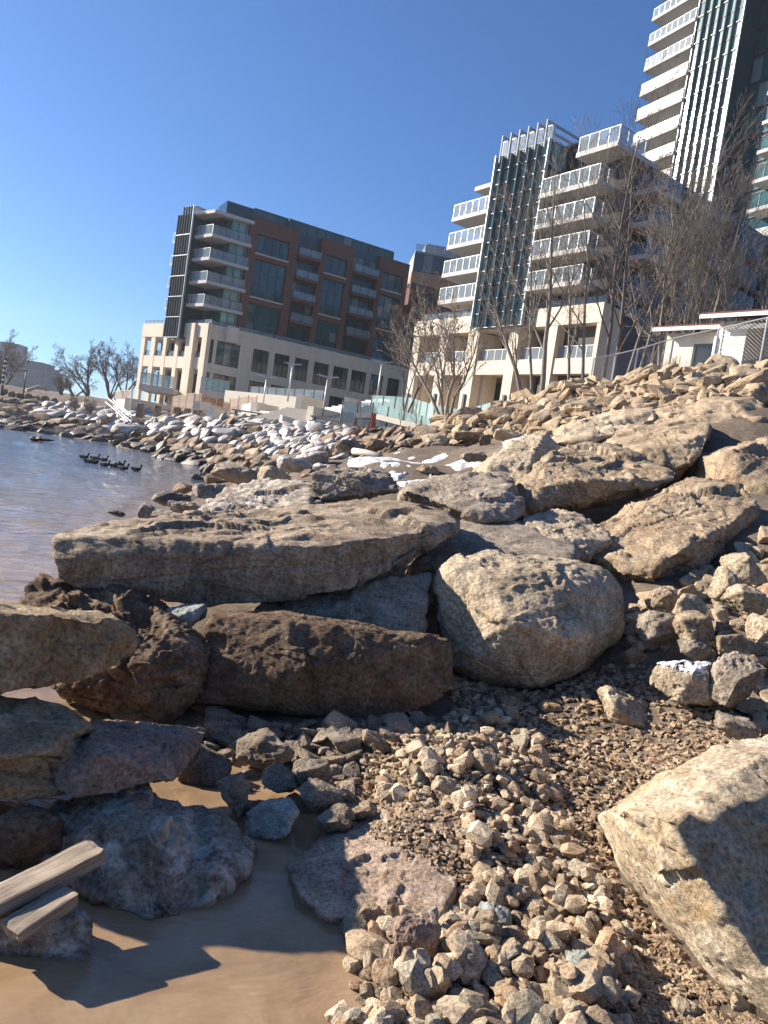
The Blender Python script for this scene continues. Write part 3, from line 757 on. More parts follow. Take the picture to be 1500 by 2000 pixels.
S_ = [
 ('small greenish stone squeezed under the left part of the long slab', 360, 1206, 100, 44, 'bluestone', 4.45),
 ('dark grey-white cobble beside the right foot of the round boulder', 1292, 1236, 92, 84, 'limestone_grey', 4.9),
 ('brown cobble on the right slope above the snow-capped stone', 1366, 1226, 86, 66, 'limestone', 4.75),
 ('pointed tan cobble at the top of the right cobble pile, below the leaning slab', 1420, 1140, 62, 70, 'limestone_pale', 5.3),
 ('broad tan cobble at the right edge of the cobble pile', 1462, 1172, 100, 56, 'limestone_pale', 5.1),
 ('pale cobble at the right edge, just below the leaning slab', 1470, 1110, 90, 60, 'limestone_pale', 5.6),
 ('small tan cobble leaning in the upper cobble pile', 1352, 1186, 66, 50, 'limestone_pale', 5.05),
 ('tan cobble at the right edge, half way down the cobble pile', 1490, 1226, 70, 56, 'limestone_pale', 4.7),
 ('light triangular cobble between the brown cobbles', 1300, 1176, 56, 60, 'limestone', 5.3),
 ('grey cobble above the broad grey stone on the right edge', 1442, 1262, 74, 48, 'limestone', 4.6),
 ('dark cobble just behind the snow-capped stone', 1360, 1270, 66, 40, 'limestone_grey', 4.65),
 ('broad grey stone at the right edge beside the snow-capped stone', 1456, 1336, 110, 124, 'limestone_grey', 4.1),
 ('tan stone with snow on its top at the edge of the gravel', 1348, 1334, 124, 84, 'limestone_pale', 4.25),
 ('pale flat stone lying on the fine gravel below the snow-capped stone', 1232, 1392, 122, 76, 'limestone_pale', None),
 ('pale grey stone tucked behind the top of the big right foreground block', 1450, 1424, 90, 46, 'limestone_grey', 3.6),
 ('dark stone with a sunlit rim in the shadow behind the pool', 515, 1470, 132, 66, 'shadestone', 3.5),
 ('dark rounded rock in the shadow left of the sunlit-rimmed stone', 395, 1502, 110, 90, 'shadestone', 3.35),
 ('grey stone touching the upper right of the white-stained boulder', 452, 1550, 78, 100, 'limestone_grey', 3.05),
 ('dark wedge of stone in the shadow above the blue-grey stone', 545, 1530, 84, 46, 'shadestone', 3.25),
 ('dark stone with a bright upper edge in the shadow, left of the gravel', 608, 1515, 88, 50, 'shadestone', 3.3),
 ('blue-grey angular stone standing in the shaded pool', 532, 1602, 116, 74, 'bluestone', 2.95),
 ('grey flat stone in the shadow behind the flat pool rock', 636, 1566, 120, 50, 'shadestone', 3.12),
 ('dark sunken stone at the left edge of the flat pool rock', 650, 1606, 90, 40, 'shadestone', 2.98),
 ('brown sunlit stone on the back corner of the flat pool rock', 702, 1596, 74, 38, 'limestone', 3.08),
 ('largest brown block at the pool edge in the bottom gravel', 815, 1852, 108, 128, 'pinkstone', None),
 ('rounded brown stone in the brown pool near the bottom', 646, 1932, 98, 72, 'pinkstone', None),
 ('blue-grey angular stone right of the flat pool rock', 962, 1806, 84, 64, 'bluestone', None),
 ('upright blue-grey slab of stone near the bottom middle of the gravel', 1134, 1906, 62, 96, 'bluestone', None),
 ('thin pointed grey splinter standing at the corner of the flat pool rock', 836, 1806, 36, 84, 'bluestone', None),
 ('brown stone against the front edge of the flat pool rock', 722, 1808, 64, 74, 'limestone', None),
 ('tall brown stone leaning on the front corner of the flat pool rock', 770, 1788, 46, 76, 'limestone', None),
 ('white flat stone behind the right corner of the flat pool rock', 868, 1552, 90, 50, 'limestone_pale', None),
 ('largest pale stone on the gravel mound', 945, 1494, 66, 62, 'limestone_pale', None),
 ('pale block at the bottom edge of the view', 898, 1975, 72, 76, 'limestone_pale', None),
 ('brown stone at the bottom edge in the pool', 716, 1980, 62, 66, 'limestone', None),
 ('tan stone just below the rounded brown stone in the pool', 690, 1996, 66, 50, 'limestone_pale', None),
 ('small bluish stone breaking the pool surface', 697, 1912, 46, 34, 'bluestone', None),
 ('pale brown stone half way down the gravel, right of the blue-grey stone', 1160, 1808, 46, 56, 'limestone_pale', None),
 ('white stone at the bottom right of the gravel', 1450, 1964, 40, 48, 'limestone_pale', None),
 ('tan stone near the bottom right corner of the gravel', 1344, 1978, 56, 44, 'limestone_pale', None),
 ('rusty yellow flat stone on the crest of the gravel mound', 1000, 1374, 56, 20, 'beige_block', None),
 ('rusty flat stone at the top of the fine gravel, right of the yellow one', 1078, 1384, 52, 24, 'beige_block', None),
]
for i, (lab, px, py, w, h, mt, y) in enumerate(S_):
    big = w * h > 8800
    o = stone_at(lab, px, py, w, h, M[mt], 100 + i, y, depth=0.9, sub=6 if big else 5, p=22 if big else 26, rough=0.06, rot=random.Random(i).uniform(-0.3, 0.3))
    if 'snow on its top' in lab:
        V = np.array([v.co[:] for v in o.data.vertices]); 
        top = V[:, 2] > V[:, 2].max() * 0.62
        ns = fbm(V * 25, 5, 3)
        cap = []
        F = np.array([p.vertices[:] for p in o.data.polygons])
        N = vnormals(V, F)
        sel = (N[:, 2] > 0.45) & (V[:, 2] > V[:, 2].max() * (0.66 + 0.05 * ns))
        fk = F[sel[F].all(1)]
        used = np.unique(fk); rm = -np.ones(len(V), int); rm[used] = np.arange(len(used))
        ew = np.clip((N[used, 2] - 0.45) / 0.3, 0, 1) * np.clip((V[used, 2] / V[:, 2].max() - 0.66 - 0.05 * ns[used]) / 0.12, 0, 1)
        VV = V[used] + N[used] * (-0.003 + 0.006 * ew)[:, None] + np.array([0, 0, 1]) * (ew * (0.016 + 0.008 * ns[used]))[:, None]
        # closed cap: top sheet plus the sheet it lies on
        low = V[used] - N[used] * 0.008
        FF = np.vstack([rm[fk], rm[fk][:, ::-1] + len(used)])
        link('snow_cap', mesh_np('snow_cap', np.vstack([VV, low]), FF, M['snow'], True), o)

# ice fringe along the beige block
blk = bpy.data.objects['beige_block']
rg = random.Random(5)
mb = MB()
for i in range(60):
    px = rg.uniform(-20, 215) if i > 45 else rg.uniform(-20, 75)
    b = P(px, 1204 + rg.uniform(-5, 5), 2.93 + 0.0024 * px + rg.uniform(0, 0.1))
    h = rg.uniform(0.006, 0.02) * (2.2 if px < 70 and rg.random() < 0.4 else 1)
    mb.tube([b - Vector((0, 0, 0.03)), b + Vector((rg.uniform(-.004, .004), 0, h * 0.6)), b + Vector((rg.uniform(-.006, .006), 0, h))], [0.004, 0.003, 0.001], 5)
icf = mb.build('ice_fringe', M['ice'], blk, True)
icf['kind'] = 'stuff'; icf['label'] = 'white ice spikes along the top edge'

# planks
def plank(label, a, b, w, t):
    A, B = P(*a), P(*b)
    d = (B - A); L = d.length; d.normalize(); sd = d.cross(Vector((0, 0, 1))).normalized(); u = sd.cross(d)
    n, ring = 60, []
    prof = [(-1, 0), (-.4, 0), (.4, 0), (1, 0.0), (1, .5), (1, 1), (.85, 1.04), (.2, 1), (-.3, 1.02), (-.85, 1.03), (-1, .9), (-1, .4)]
    V = []
    for i in range(n + 1):
        e = min(i, n - i) / 3.0
        k = 1 - 0.10 * max(0, 1 - e)
        V += [(L * i / n, q[0] * w * k, q[1] * t * k + t * .05 * (1 - k)) for q in prof]
    V = np.array(V)
    V += 0.10 * t * np.stack([fbm(V * 30, 3 + int(L * 100), 3) * 1.2, fbm(V * np.array([6, 40, 40]), 5, 3), fbm(V * np.array([6, 50, 50]), 7, 3)], 1)
    m_ = len(prof); F = []
    for i in range(n):
        for k in range(m_):
            F.append((i*m_ + k, i*m_ + (k+1) % m_, (i+1)*m_ + (k+1) % m_, (i+1)*m_ + k))
    me = bpy.data.meshes.new('plank')
    me.from_pydata([tuple(v) for v in V], [], F + [tuple(range(m_))[::-1], tuple(range(n*m_, (n+1)*m_))]); me.update()
    me.materials.append(M['plank_wood'])
    o = link('plank', me)
    o.matrix_world = Matrix((( d.x, sd.x, u.x, A.x), (d.y, sd.y, u.y, A.y), (d.z, sd.z, u.z, A.z), (0, 0, 0, 1)))
    return tag(o, label, 'plank')
plank('longer upper wooden plank lying against the white-stained boulder', (-40, 1790, 2.08), (192, 1672, 2.36), 0.05, 0.045)
plank('shorter lower wooden plank beside the pool at the left edge', (20, 1832, 2.04), (138, 1756, 2.2), 0.045, 0.04)
stone_at('grey flat rock under the wooden planks at the left edge', 40, 1850, 280, 180, M['lichen_rock'], 171, 2.12, depth=0.5, sub=6, p=14)
stone_at('dark rock in the shadow above the wooden planks', 40, 1660, 160, 160, M['brownstone'], 172, 2.5, depth=0.7, sub=6, p=14)

# ------------------------------------------------------------------ buildings
class Frame:
    """facade plane: origin, u along the wall (to the viewer's right), v into the building"""
    def __init__(self, o, u):
        self.o = Vector((o[0], o[1], 0)); self.u = Vector((u[0], u[1], 0)).normalized()
        self.v = Vector((-self.u.y, self.u.x, 0))
    def w(self, u, v, z): return self.o + self.u * u + self.v * v + Vector((0, 0, z))
    def uz(self, px, py, v=0.0):
        d = ray(px, py); n = self.v
        t = ((self.o + n * v) - EYE).dot(n) / d.dot(n)
        p = EYE + d * t
        return (p - self.o).dot(self.u), p.z
    def U(self, px, py, v=0.0): return self.uz(px, py, v)[0]
    def Z(self, px, py, v=0.0): return self.uz(px, py, v)[1]
    def add(self, mb, u0, u1, v0, v1, z0, z1):
        w = self.w
        return mb.hexa([w(u0,v0,z0), w(u1,v0,z0), w(u1,v1,z0), w(u0,v1,z0), w(u0,v0,z1), w(u1,v0,z1), w(u1,v1,z1), w(u0,v1,z1)])
    def box(self, name, u0, u1, v0, v1, z0, z1, mat, parent):
        return self.add(MB(), u0, u1, v0, v1, z0, z1).build(name, mat, parent)
    def window(self, u0, u1, z0, z1, v, parent, glass, cols=3, rows=1, name='window', t=0.07, sill=None, frame=None, deep=0.12):
        """frame with mullions and one pane object per light"""
        m = MB()
        t = min(t, (u1 - u0) * 0.15)
        for i in range(cols + 1):
            c = u0 + (u1 - u0) * i / cols
            a, b = (c, c + t) if i == 0 else ((c - t, c) if i == cols else (c - t/2, c + t/2))
            self.add(m, a, b, v - 0.03, v + deep, z0, z1)
        for j in range(rows + 1):
            c = z0 + (z1 - z0) * j / rows
            a, b = (c, c + t) if j == 0 else ((c - t, c) if j == rows else (c - t/2, c + t/2))
            self.add(m, u0 + 0.002, u1 - 0.002, v - 0.026, v + deep - 0.004, a + 0.001, b - 0.001)
        win = m.build(name, frame or M['mullion'], parent)
        for i in range(cols):
            for j in range(rows):
                ua, ub = u0 + (u1 - u0) * i / cols, u0 + (u1 - u0) * (i + 1) / cols
                za, zb = z0 + (z1 - z0) * j / rows, z0 + (z1 - z0) * (j + 1) / rows
                tl = random.uniform(-.004, .004)
                p = MB(); w = self.w
                p.hexa([w(ua, v+.03+tl, za), w(ub, v+.03-tl, za), w(ub, v+.06, za), w(ua, v+.06, za), w(ua, v+.03+tl, zb), w(ub, v+.03-tl, zb), w(ub, v+.06, zb), w(ua, v+.06, zb)])
                p.build('pane', glass, win)
        return win
    def railing(self, u0, u1, v, z, parent, h=1.05, step=1.2, glass='rail', post='fin_light', name='railing', r=0.03):
        m = MB()
        n = max(1, round(abs(u1 - u0) / step))
        for i in range(n + 1):
            c = u0 + (u1 - u0) * i / n
            self.add(m, c - r, c + r, v - r, v + r, z, z + h)
        self.add(m, min(u0, u1), max(u0, u1), v - r*1.05, v + r*1.05, z + h - 0.05, z + h + 0.002)
        rl = m.build(name, M[post], parent)
        for i in range(n):
            a, b = sorted((u0 + (u1 - u0) * i / n, u0 + (u1 - u0) * (i + 1) / n))
            self.box('glass_panel', a + r + .01, b - r - .01, v - .008, v + .008, z + 0.06, z + h - 0.06, M[glass], rl)
        return rl
    def side_railing(self, u, v0, v1, z, parent, **kw):
        f = Frame((self.w(u, v0, 0)).xy, (self.v.x, self.v.y))
        return f.railing(0, v1 - v0, 0, z, parent, **kw)

def C1(x, y): return (200 + x / 2.273, 370 + y / 2.273)     # zoom of the left building
def C2(x, y): return (740 + x / 3.0, 200 + y / 3.0)
def C3(x, y): return (1050 + x / 2.778, y / 2.778)

# ---- left building
random.seed(4)
LB = empty('hotel_building', (-20.8, 93, 4.3), 'left building with brown brick bays, teal glass and a beige two-storey base', 'building')
LL = Frame((-20.8, 93), (19.8, 12.0))           # long shaded facade, u=0 at the brick corner
ZP = 15.0
VPOD = -1.2
uL = LL.U(404, 634, VPOD)                        # podium corner
LEN = LL.U(800, 511)
# core volume
cm = MB(); LL.add(cm, 0.35, LEN - 0.3, 0.9, 14, ZP - 0.3, 28.6); cm.build('core_wall', M['dark_room'], LB)
# penthouse glass
for (xa, xb, dz, vv) in ((0.2, 5.2, 30.6, 1.6), (4.6, LEN - 2.2, 30.4, 0.75)):
    z1 = dz
    LL.window(xa, xb, 28.0, z1, vv, LB, M['teal'], cols=max(3, int((xb - xa) / 1.3)), rows=1, name='penthouse_window')
    LL.box('penthouse_wall', xa + .05, xb - .05, vv + 0.13, vv + 8, 27.5, z1 + 0.12, M['teal_dark'], LB)
# brick frames and their windows
bays = [((490, 425), (585, 447), [((690,190),(825,310)), ((675,300),(805,490)), ((640,500),(775,655))]),
        ((629, 466), (693, 480), [((990,285),(1075,380)), ((970,390),(1055,565)), ((950,575),(1030,720))]),
        ((741, 502), (800, 511), [((1265,370),(1325,450)), ((1240,465),(1305,625)), ((1215,640),(1280,770))])]
bricks = []
for a, b, wins in bays:
    u0, u1 = LL.U(*a), LL.U(*b)
    zt = 29.0
    m = MB()
    ws = []
    for (p, q) in wins:
        cx = ((p[0] + q[0]) / 2)
        ya, yb = p[1] + (q[0] - p[0]) * 0.13, q[1] - (q[0] - p[0]) * 0.13
        ul, zl = LL.uz(*C1(cx, yb)); uh, zh = LL.uz(*C1(cx, ya))
        half = (q[0] - p[0]) * 0.43 / 2.273 * (93 + (ul) * .51) / FPX
        ws.append(((ul + uh) / 2 - half, (ul + uh) / 2 + half, zl, zh))
    cu = sum((w[0] + w[1]) / 2 for w in ws) / len(ws)
    hw = (u1 - u0) * 0.335
    cu = (u0 + u1) / 2
    zs = [(24.9, 27.2), (19.6, 24.2), (15.2, 18.8)]
    wl, wr_ = cu - hw, cu + hw
    LL.add(m, u0, wl, -0.25, 0.9, ZP - 0.2, zt); LL.add(m, wr_, u1, -0.25, 0.9, ZP - 0.2, zt)
    LL.add(m, wl, wr_, -0.25, 0.9, zs[0][1], zt)
    LL.add(m, wl, wr_, -0.25, 0.9, zs[1][1], zs[0][0]); LL.add(m, wl, wr_, -0.25, 0.9, zs[2][1], zs[1][0])
    LL.add(m, u0 - 0.05, u1 + 0.05, -0.31, 0.95, zt, zt + 0.12)
    br = m.build('brick_bay', M['brick'], LB)
    nc = 4 if u1 - u0 > 5 else 3
    for k, (za, zb) in enumerate(zs):
        LL.window(wl, wr_, za, zb, 0.1, br, M['teal'], cols=nc, rows=1 if k == 0 else 3, name='window')
        LL.box('window_sill', wl - .05, wr_ + .05, -0.36, 0.05, za - 0.14, za - 0.003, M['cream'], br)
# recessed balcony bays between the brick frames
def recess(ua, ub, parent):
    for k in range(5):
        z = ZP + 0.05 + 2.75 * k
        LL.window(ua + .02, ub - .02, z, z + 2.45, 0.55, parent, M['teal_dark'], cols=4, rows=1, name='balcony_window')
        if k > 0:
            s = LL.box('balcony_slab', ua + .01, ub - .01, -0.9, 0.5, z - 0.3, z - 0.003, M['brick'], parent)
            LL.railing(ua + .06, ub - .06, -0.82, z, s, h=1.0, step=1.5, glass='rail', post='mullion')
    LL.box('spandrel', ua + .01, ub - .01, 0.45, 0.85, 28.2, 29.0, M['teal_dark'], parent)
recess(LL.U(585, 447), LL.U(629, 466), LB)
recess(LL.U(693, 480), LL.U(741, 502), LB)
# end side
ED = Vector((-12.0, 9.6, 0)).normalized()
cP = LL.w(uL, VPOD, 0)
LE = Frame(cP.xy, (-ED.x, -ED.y))               # u runs to the right along the end face, u=0 at the podium corner, negative to the left
wEnd = LE.U(279, 650)                            # left end (negative)
def leu(px, py): return LE.U(px, py)
# podium, long side
pm = MB()
uEnd = LEN + 2.5
LL.add(pm, uL + 0.5, uEnd, VPOD, VPOD + 0.5, 13.25, ZP)                 # top band
LL.add(pm, uL + 0.5, uEnd, VPOD, VPOD + 0.5, 9.3, 10.4)                 # middle band
LL.add(pm, uL + 0.5, uEnd, VPOD, VPOD + 0.5, 3.6, 5.6)
pb = pm.build('podium_wall', M['beige'], LB)
ups = [((670,690),(735,785)),((765,715),(825,805)),((855,735),(910,825)),((940,755),(1000,840)),((1025,775),(1085,865)),((1105,795),(1165,885)),((1190,815),(1240,900)),((1265,835),(1312,915))]
edges = [uL + 0.5]
ulist = []
for p, q in ups:
    a = LL.U(*C1(p[0] - 3, (p[1] + q[1]) / 2), VPOD); b = LL.U(*C1(q[0] + 4, (p[1] + q[1]) / 2), VPOD)
    ulist.append((a, b))
gl = (LL.U(*C1(505, 715), VPOD), LL.U(*C1(610, 715), VPOD))
g0 = (LL.U(*C1(470, 715), VPOD), LL.U(*C1(490, 715), VPOD))
allw = [g0, gl] + ulist
px_ = uL + 0.5
for (a, b) in allw + [(uEnd, uEnd)]:
    if a - px_ > 0.05:
        cl = MB(); LL.add(cl, px_ + .001, a - .001, VPOD - 0.06, VPOD + 0.6, 3.6, 13.3); cl.build('pier', M['beige'], LB)
    px_ = b
for k, (a, b) in enumerate(allw):
    LL.window(a, b, 10.4, 13.25, VPOD + 0.12, LB, M['teal'] if k == 1 else M['dark_room'], cols=3 if k else 1, rows=1, name='podium_window')
    LL.window(a, b, 5.6, 9.3, VPOD + 0.12, LB, M['dark_room'], cols=3 if k else 1, rows=1, name='podium_window')
LL.box('podium_core', uL + 1.0, uEnd - 0.1, VPOD + 0.62, VPOD + 14, 3.6, ZP - 0.25, M['grey_box'], LB)
LL.box('terrace_slab', uL + 0.9, uEnd - 0.05, VPOD + 0.5, 1.2, ZP - 0.22, ZP - 0.02, M['soffit'], LB)
LL.box('canopy', LL.U(*C1(552, 640), VPOD - .7), LL.U(*C1(600, 640), VPOD - .7), VPOD - 1.2, VPOD - 0.07, 13.2, 15.05, M['beige'], LB)
LL.railing(uL + 0.6, uEnd - 0.2, VPOD + 0.25, ZP, LB, h=0.55, step=1.6, glass='rail', post='mullion', name='terrace_railing')
# podium, end side: columns, beams, recessed back wall
LE.box('end_core', wEnd + 0.8, -0.6, 2.6, 12, 3.6, ZP - 0.26, M['grey_box'], LB)
LE.box('end_core_floor', wEnd + 0.2, -0.1, 0.4, 2.6, 9.35, 9.6, M['soffit'], LB)
LE.box('end_ceiling', wEnd + 0.2, -0.1, 0.4, 2.6, 13.0, 13.2, M['soffit'], LB)
cols = [(142, 182, 0.0), (182, 232, 0.9), (255, 280, 0.0), (300, 336, 0.0), (362, 410, -0.35), (432, 470, -0.15)]
cx = [(LE.U(*C1(a, 745)), LE.U(*C1(b, 745)), d) for a, b, d in [(165, 180, 0), (208, 226, 0), (262, 276, 0), (315, 330, 0), (372, 404, -.35), (436, 458, -.15)]]
for (a, b, d) in cx:
    LE.box('column', a, b, d, 0.42, 3.6, ZP - 0.05 if d else 13.3, M['beige'], LB)
for i in range(len(cx) - 1):
    a, b = cx[i][1], cx[i + 1][0]
    LE.box('beam', a + .002, b - .002, 0.03, 0.4, 9.5, 10.9, M['beige'], LB)
    LE.window(a + .05, b - .05, 10.9, 13.0, 2.45, LB, M['loggia'], cols=2, rows=1, name='loggia_window')
    LE.window(a + .05, b - .05, 5.2, 9.2, 2.45, LB, M['loggia'], cols=2, rows=1, name='loggia_window')
    LE.railing(a + .05, b - .05, 0.3, 10.9, LB, h=0.7, step=1.0, post='mullion')
LE.box('top_beam', cx[0][0], LE.U(*C1(268, 650)), -0.05, 0.7, 13.3, ZP, M['beige'], LB)
LE.box('top_beam', LE.U(*C1(335, 640)), cx[4][0] - .003, -0.05, 0.7, 13.3, ZP, M['beige'], LB)
LE.box('top_beam', cx[4][1] + .003, cx[5][0] - .003, -0.05, 0.7, 13.3, ZP, M['beige'], LB)
LE.railing(cx[0][0] + .1, LE.U(*C1(268, 650)) - .1, 0.3, ZP, LB, h=0.5, step=0.9, post='mullion')
LE.railing(LE.U(*C1(335, 640)) + .1, cx[5][1] - .1, 0.3, ZP, LB, h=0.5, step=0.9, post='mullion')
LE.box('roof_slab', wEnd + 0.3, -0.3, 0.71, 6, ZP - 0.25, ZP - 0.03, M['soffit'], LB)
# fin tower on the end
VT = -0.9
t0, t1 = LE.U(*C1(272, 655), VT), LE.U(*C1(335, 655), VT)
ztop = 28.1
LE.box('tower_wall', t0 + .05, t1 - .05, VT + 0.35, 6.5, 13.1, ztop - .3, M['teal_dark'], LB)
rows = [13.1 + (ztop - 13.1) * k / 6 for k in range(7)]
for k in range(6):
    LE.window(t0, t1, rows[k] + .02, rows[k + 1] - .02, VT + 0.18, LB, M['blue_glass'], cols=6, rows=1, name='tower_window')
    LE.box('tower_band', t0, t1, VT - 0.12, VT + 0.14, rows[k] - 0.06, rows[k] + .018, M['fin_light'], LB)
for i in range(7):
    c = t0 + (t1 - t0) * i / 6
    LE.box('fin', c - 0.03, c + 0.03, VT - 0.08, VT + 0.16, 13.1, ztop + (0.9 if i > 1 else 0), M['fin'] if i < 6 else M['fin_light'], LB)
for i in range(2, 7):
    c = t0 + (t1 - t0) * i / 6
    LE.box('trellis_bar', c - 0.04, c + 0.04, VT + 0.17, VT + 4.5, ztop + 0.75, ztop + 0.98, M['fin_light'], LB)
LE.box('parapet', t0 + .1, t1 + 3.2, 1.2, 6, ztop - .29, ztop - 0.05, M['fin'], LB)
# glazed side of the fin tower and the corner room behind the balconies
ug = LL.U(437, 560, 0.2)
gc = LL.w(ug, 0.2, 0)
LG = Frame(gc.xy, (-ED.x, -ED.y))
LG.box('corner_core', -9.5, -0.1, 0.3, 7, ZP - .2, 28.3, M['teal_dark'], LB)
for k in range(5):
    z = ZP + 0.1 + 2.75 * k - (0.35 if k else 0)
    LL.window(ug, -0.02, z, z + 2.35, 0.2, LB, M['teal_light'], cols=3, rows=1, name='corner_window')
    LG.window(-5.2, -0.05, z, z + 2.35, 0.0, LB, M['teal'], cols=4, rows=1, name='corner_window')
    LG.window(-9.4, -6.2, z, z + 2.35, 0.0, LB, M['teal_light'], cols=2, rows=1, name='corner_window')
ub = LL.U(396, 604, -0.6)
for k in range(5):
    z = 17.35 + 2.75 * k
    if k == 4: z = 28.4
    c0 = LL.w(ub, -0.6, 0); c1 = LL.w(-0.3, -0.6, 0); c2 = c0 + ED * 4.4; c3 = c2 - LG.v * -4.0; c4 = LL.w(-0.3, 1.5, 0)
    bz = MB()
    lo, hi = Vector((0, 0, z - 0.38)), Vector((0, 0, z))
    ring = [c0, c1, c4, c3, c2]
    n = len(ring)
    bz.v = [p + lo for p in ring] + [p + hi for p in ring]
    bz.f = [tuple(range(n))[::-1], tuple(range(n, 2*n))] + [(i, (i+1) % n, n + (i+1) % n, n + i) for i in range(n)]
    sl = bz.build('corner_balcony', M['soffit'], LB)
    if k < 4:
        LL.railing(ub + .1, -0.4, -0.5, z, sl, h=1.1, step=1.6, glass='rail', post='mullion')
        lf = Frame((c2 + LG.v * 0.1).xy, (-ED.x, -ED.y))
        lf.railing(0.1, 4.3, 0, z, sl, h=1.1, step=1.5, glass='rail', post='fin_light')
    else:
        LL.box('roof_room', ub + 1.4, -0.4, -0.3, 3, z + .003, z + 1.5, M['teal_dark'], LB)
# small balconies at the far left of the fin tower
for k in range(4):
    z = 17.0 + 2.75 * k
    s = LE.box('side_balcony', t0 - 1.7, t0 - 0.05, -0.2, 2.2, z - 0.3, z, M['soffit'], LB)
    LE.railing(t0 - 1.65, t0 - .1, -0.12, z, s, h=1.05, step=0.55, post='fin_light')
# cantilevered terraces with glass rails at the foot
for (pa, pb_, y) in (((272, 748), (339, 754), 88.0), ((390, 759), (447, 766), 84.0)):
    A, B = P(*pa, y), P(*pb_, y + 0.5)
    d = (B - A); f = Frame(A.xy, (d.x, d.y)); L = d.xy.length
    s = f.box('terrace', 0, L, 0, 6, A.z - 0.75, A.z, M['cream'], LB)
    f.railing(0.05, L - .05, 0.1, A.z, s, h=1.35, step=0.62, glass='rail_green', post='fin_light')

# ---- middle building
random.seed(7)
MBD = empty('apartment_building', (0.5, 71.3, 4.6), 'middle building with finned glass tower, long white balconies and beige columned base', 'building')
MF = Frame((0.5, 71.3), (13.0, -17.1))
def mu(x, y, v=0.0): return MF.U(*C2(x, y), v)
def mz(x, y, v=0.0): return MF.Z(*C2(x, y), v)
uR = mu(1300, 1330)
zB1, zB0 = 8.0, 9.75
colx = [mu(x, 1560) for x in (180, 215, 335, 380, 500, 560, 738, 792, 965, 1012, 1240, 1290)]
colx[-1] = uR
Zmid1, Zmid0 = mz(560, 1515), mz(560, 1595)
Ztop1, Ztop0 = mz(450, 1262), mz(450, 1358)
for i in range(0, 12, 2):
    MF.box('column', colx[i], colx[i+1], -0.06 if i else 0.0, 0.9, 3.5, Ztop0 + .05, M['beige'], MBD)
    lp = (colx[i] + colx[i+1]) / 2
    if i < 8: MF.box('wall_lamp', lp - .13, lp + .13, -0.2, -0.062, Zmid0 - 3.4, Zmid0 - 1.7, M['dark_steel'], MBD)
MF.box('top_beam', colx[0] - .02, uR + .02, -0.1, 1.0, Ztop0 + .06, Ztop1, M['beige'], MBD)
for i in range(1, 11, 2):
    a, b = colx[i] + .002, colx[i+1] - .002
    MF.box('beam', a, b, 0.05, 0.8, Zmid0, Zmid1, M['beige'], MBD)
    MF.railing(a + .05, b - .05, 0.4, Zmid1, MBD, h=1.0, step=0.9, post='fin_light')
    MF.window(a, b, Zmid1, Ztop0, 2.6, MBD, M['dark_room'], cols=4, rows=1, name='loggia_window')
    MF.window(a, b, 5.2, Zmid0 - .3, 2.6, MBD, M['dark_room'], cols=3, rows=2, name='loggia_window')
    for s_ in (a - .02, b - .28):
        MF.box('reveal', s_ + .001, s_ + .3, 0.9, 2.55, 4.0, Ztop0, M['beige'], MBD)
MF.box('podium_core', colx[0] + .3, uR - .3, 2.8, 26, 3.5, Ztop1 - .3, M['grey_box'], MBD)
MF.box('loggia_floor', colx[0] + .2, uR - .2, 0.85, 2.7, Zmid0 + .2, Zmid0 + .5, M['soffit'], MBD)
MF.box('loggia_ceiling', colx[0] + .2, uR - .2, 1.01, 2.79, Ztop0 + .1, Ztop0 + .4, M['soffit'], MBD)
MF.box('terrace_slab', colx[0] + .15, uR - .15, 1.01, 4.5, Ztop1 - .29, Ztop1 - .03, M['soffit'], MBD)
MF.railing(colx[0] + .2, mu(535, 1250), 0.5, Ztop1, MBD, h=0.75, step=0.9, post='fin')
MF.railing(mu(850, 1230), uR - .2, 0.5, Ztop1, MBD, h=0.75, step=0.9, post='fin')
# shaded flank going back from the right corner
MR = Frame(MF.w(uR, 0, 0).xy, (MF.v.x, MF.v.y))
MR.box('flank_base', 0.9, 34, 0.3, 6, 3.5, Ztop1 - .31, M['flank_shade'], MBD)
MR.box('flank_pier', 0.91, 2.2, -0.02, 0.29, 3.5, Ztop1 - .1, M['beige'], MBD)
# upper volume
VU = 2.4
zF = []
for (x0, y0, x1, y1) in [(880,1085,1180,1050), (890,895,1220,840), (945,700,1255,630), (980,510,1290,425), (1155,310,1400,245)]:
    zF.append(mz((x0 + x1) / 2, (y0 + y1) / 2, -0.6))
fl = (zF[-1] - zF[0]) / 4.0
zF = [zF[0] + fl * k for k in range(5)]
uUL, uUR = mu(575, 1100, VU) - 0.6, uR - 1.0
zRoof = zF[4] + 0.2
MF.box('upper_core', uUL + .1, uUR, VU + 0.3, 26, Ztop1 - .3, zRoof, M['teal_dark'], MBD)
for k in range(6):
    z = Ztop1 if k == 0 else zF[k-1] + .02
    z2 = zF[k] - .35 if k < 5 else z + 2.4
    if k == 5: continue
    MF.window(uUL, uUR, z, z2, VU, MBD, M['teal_dark'], cols=11, rows=1, name='window')
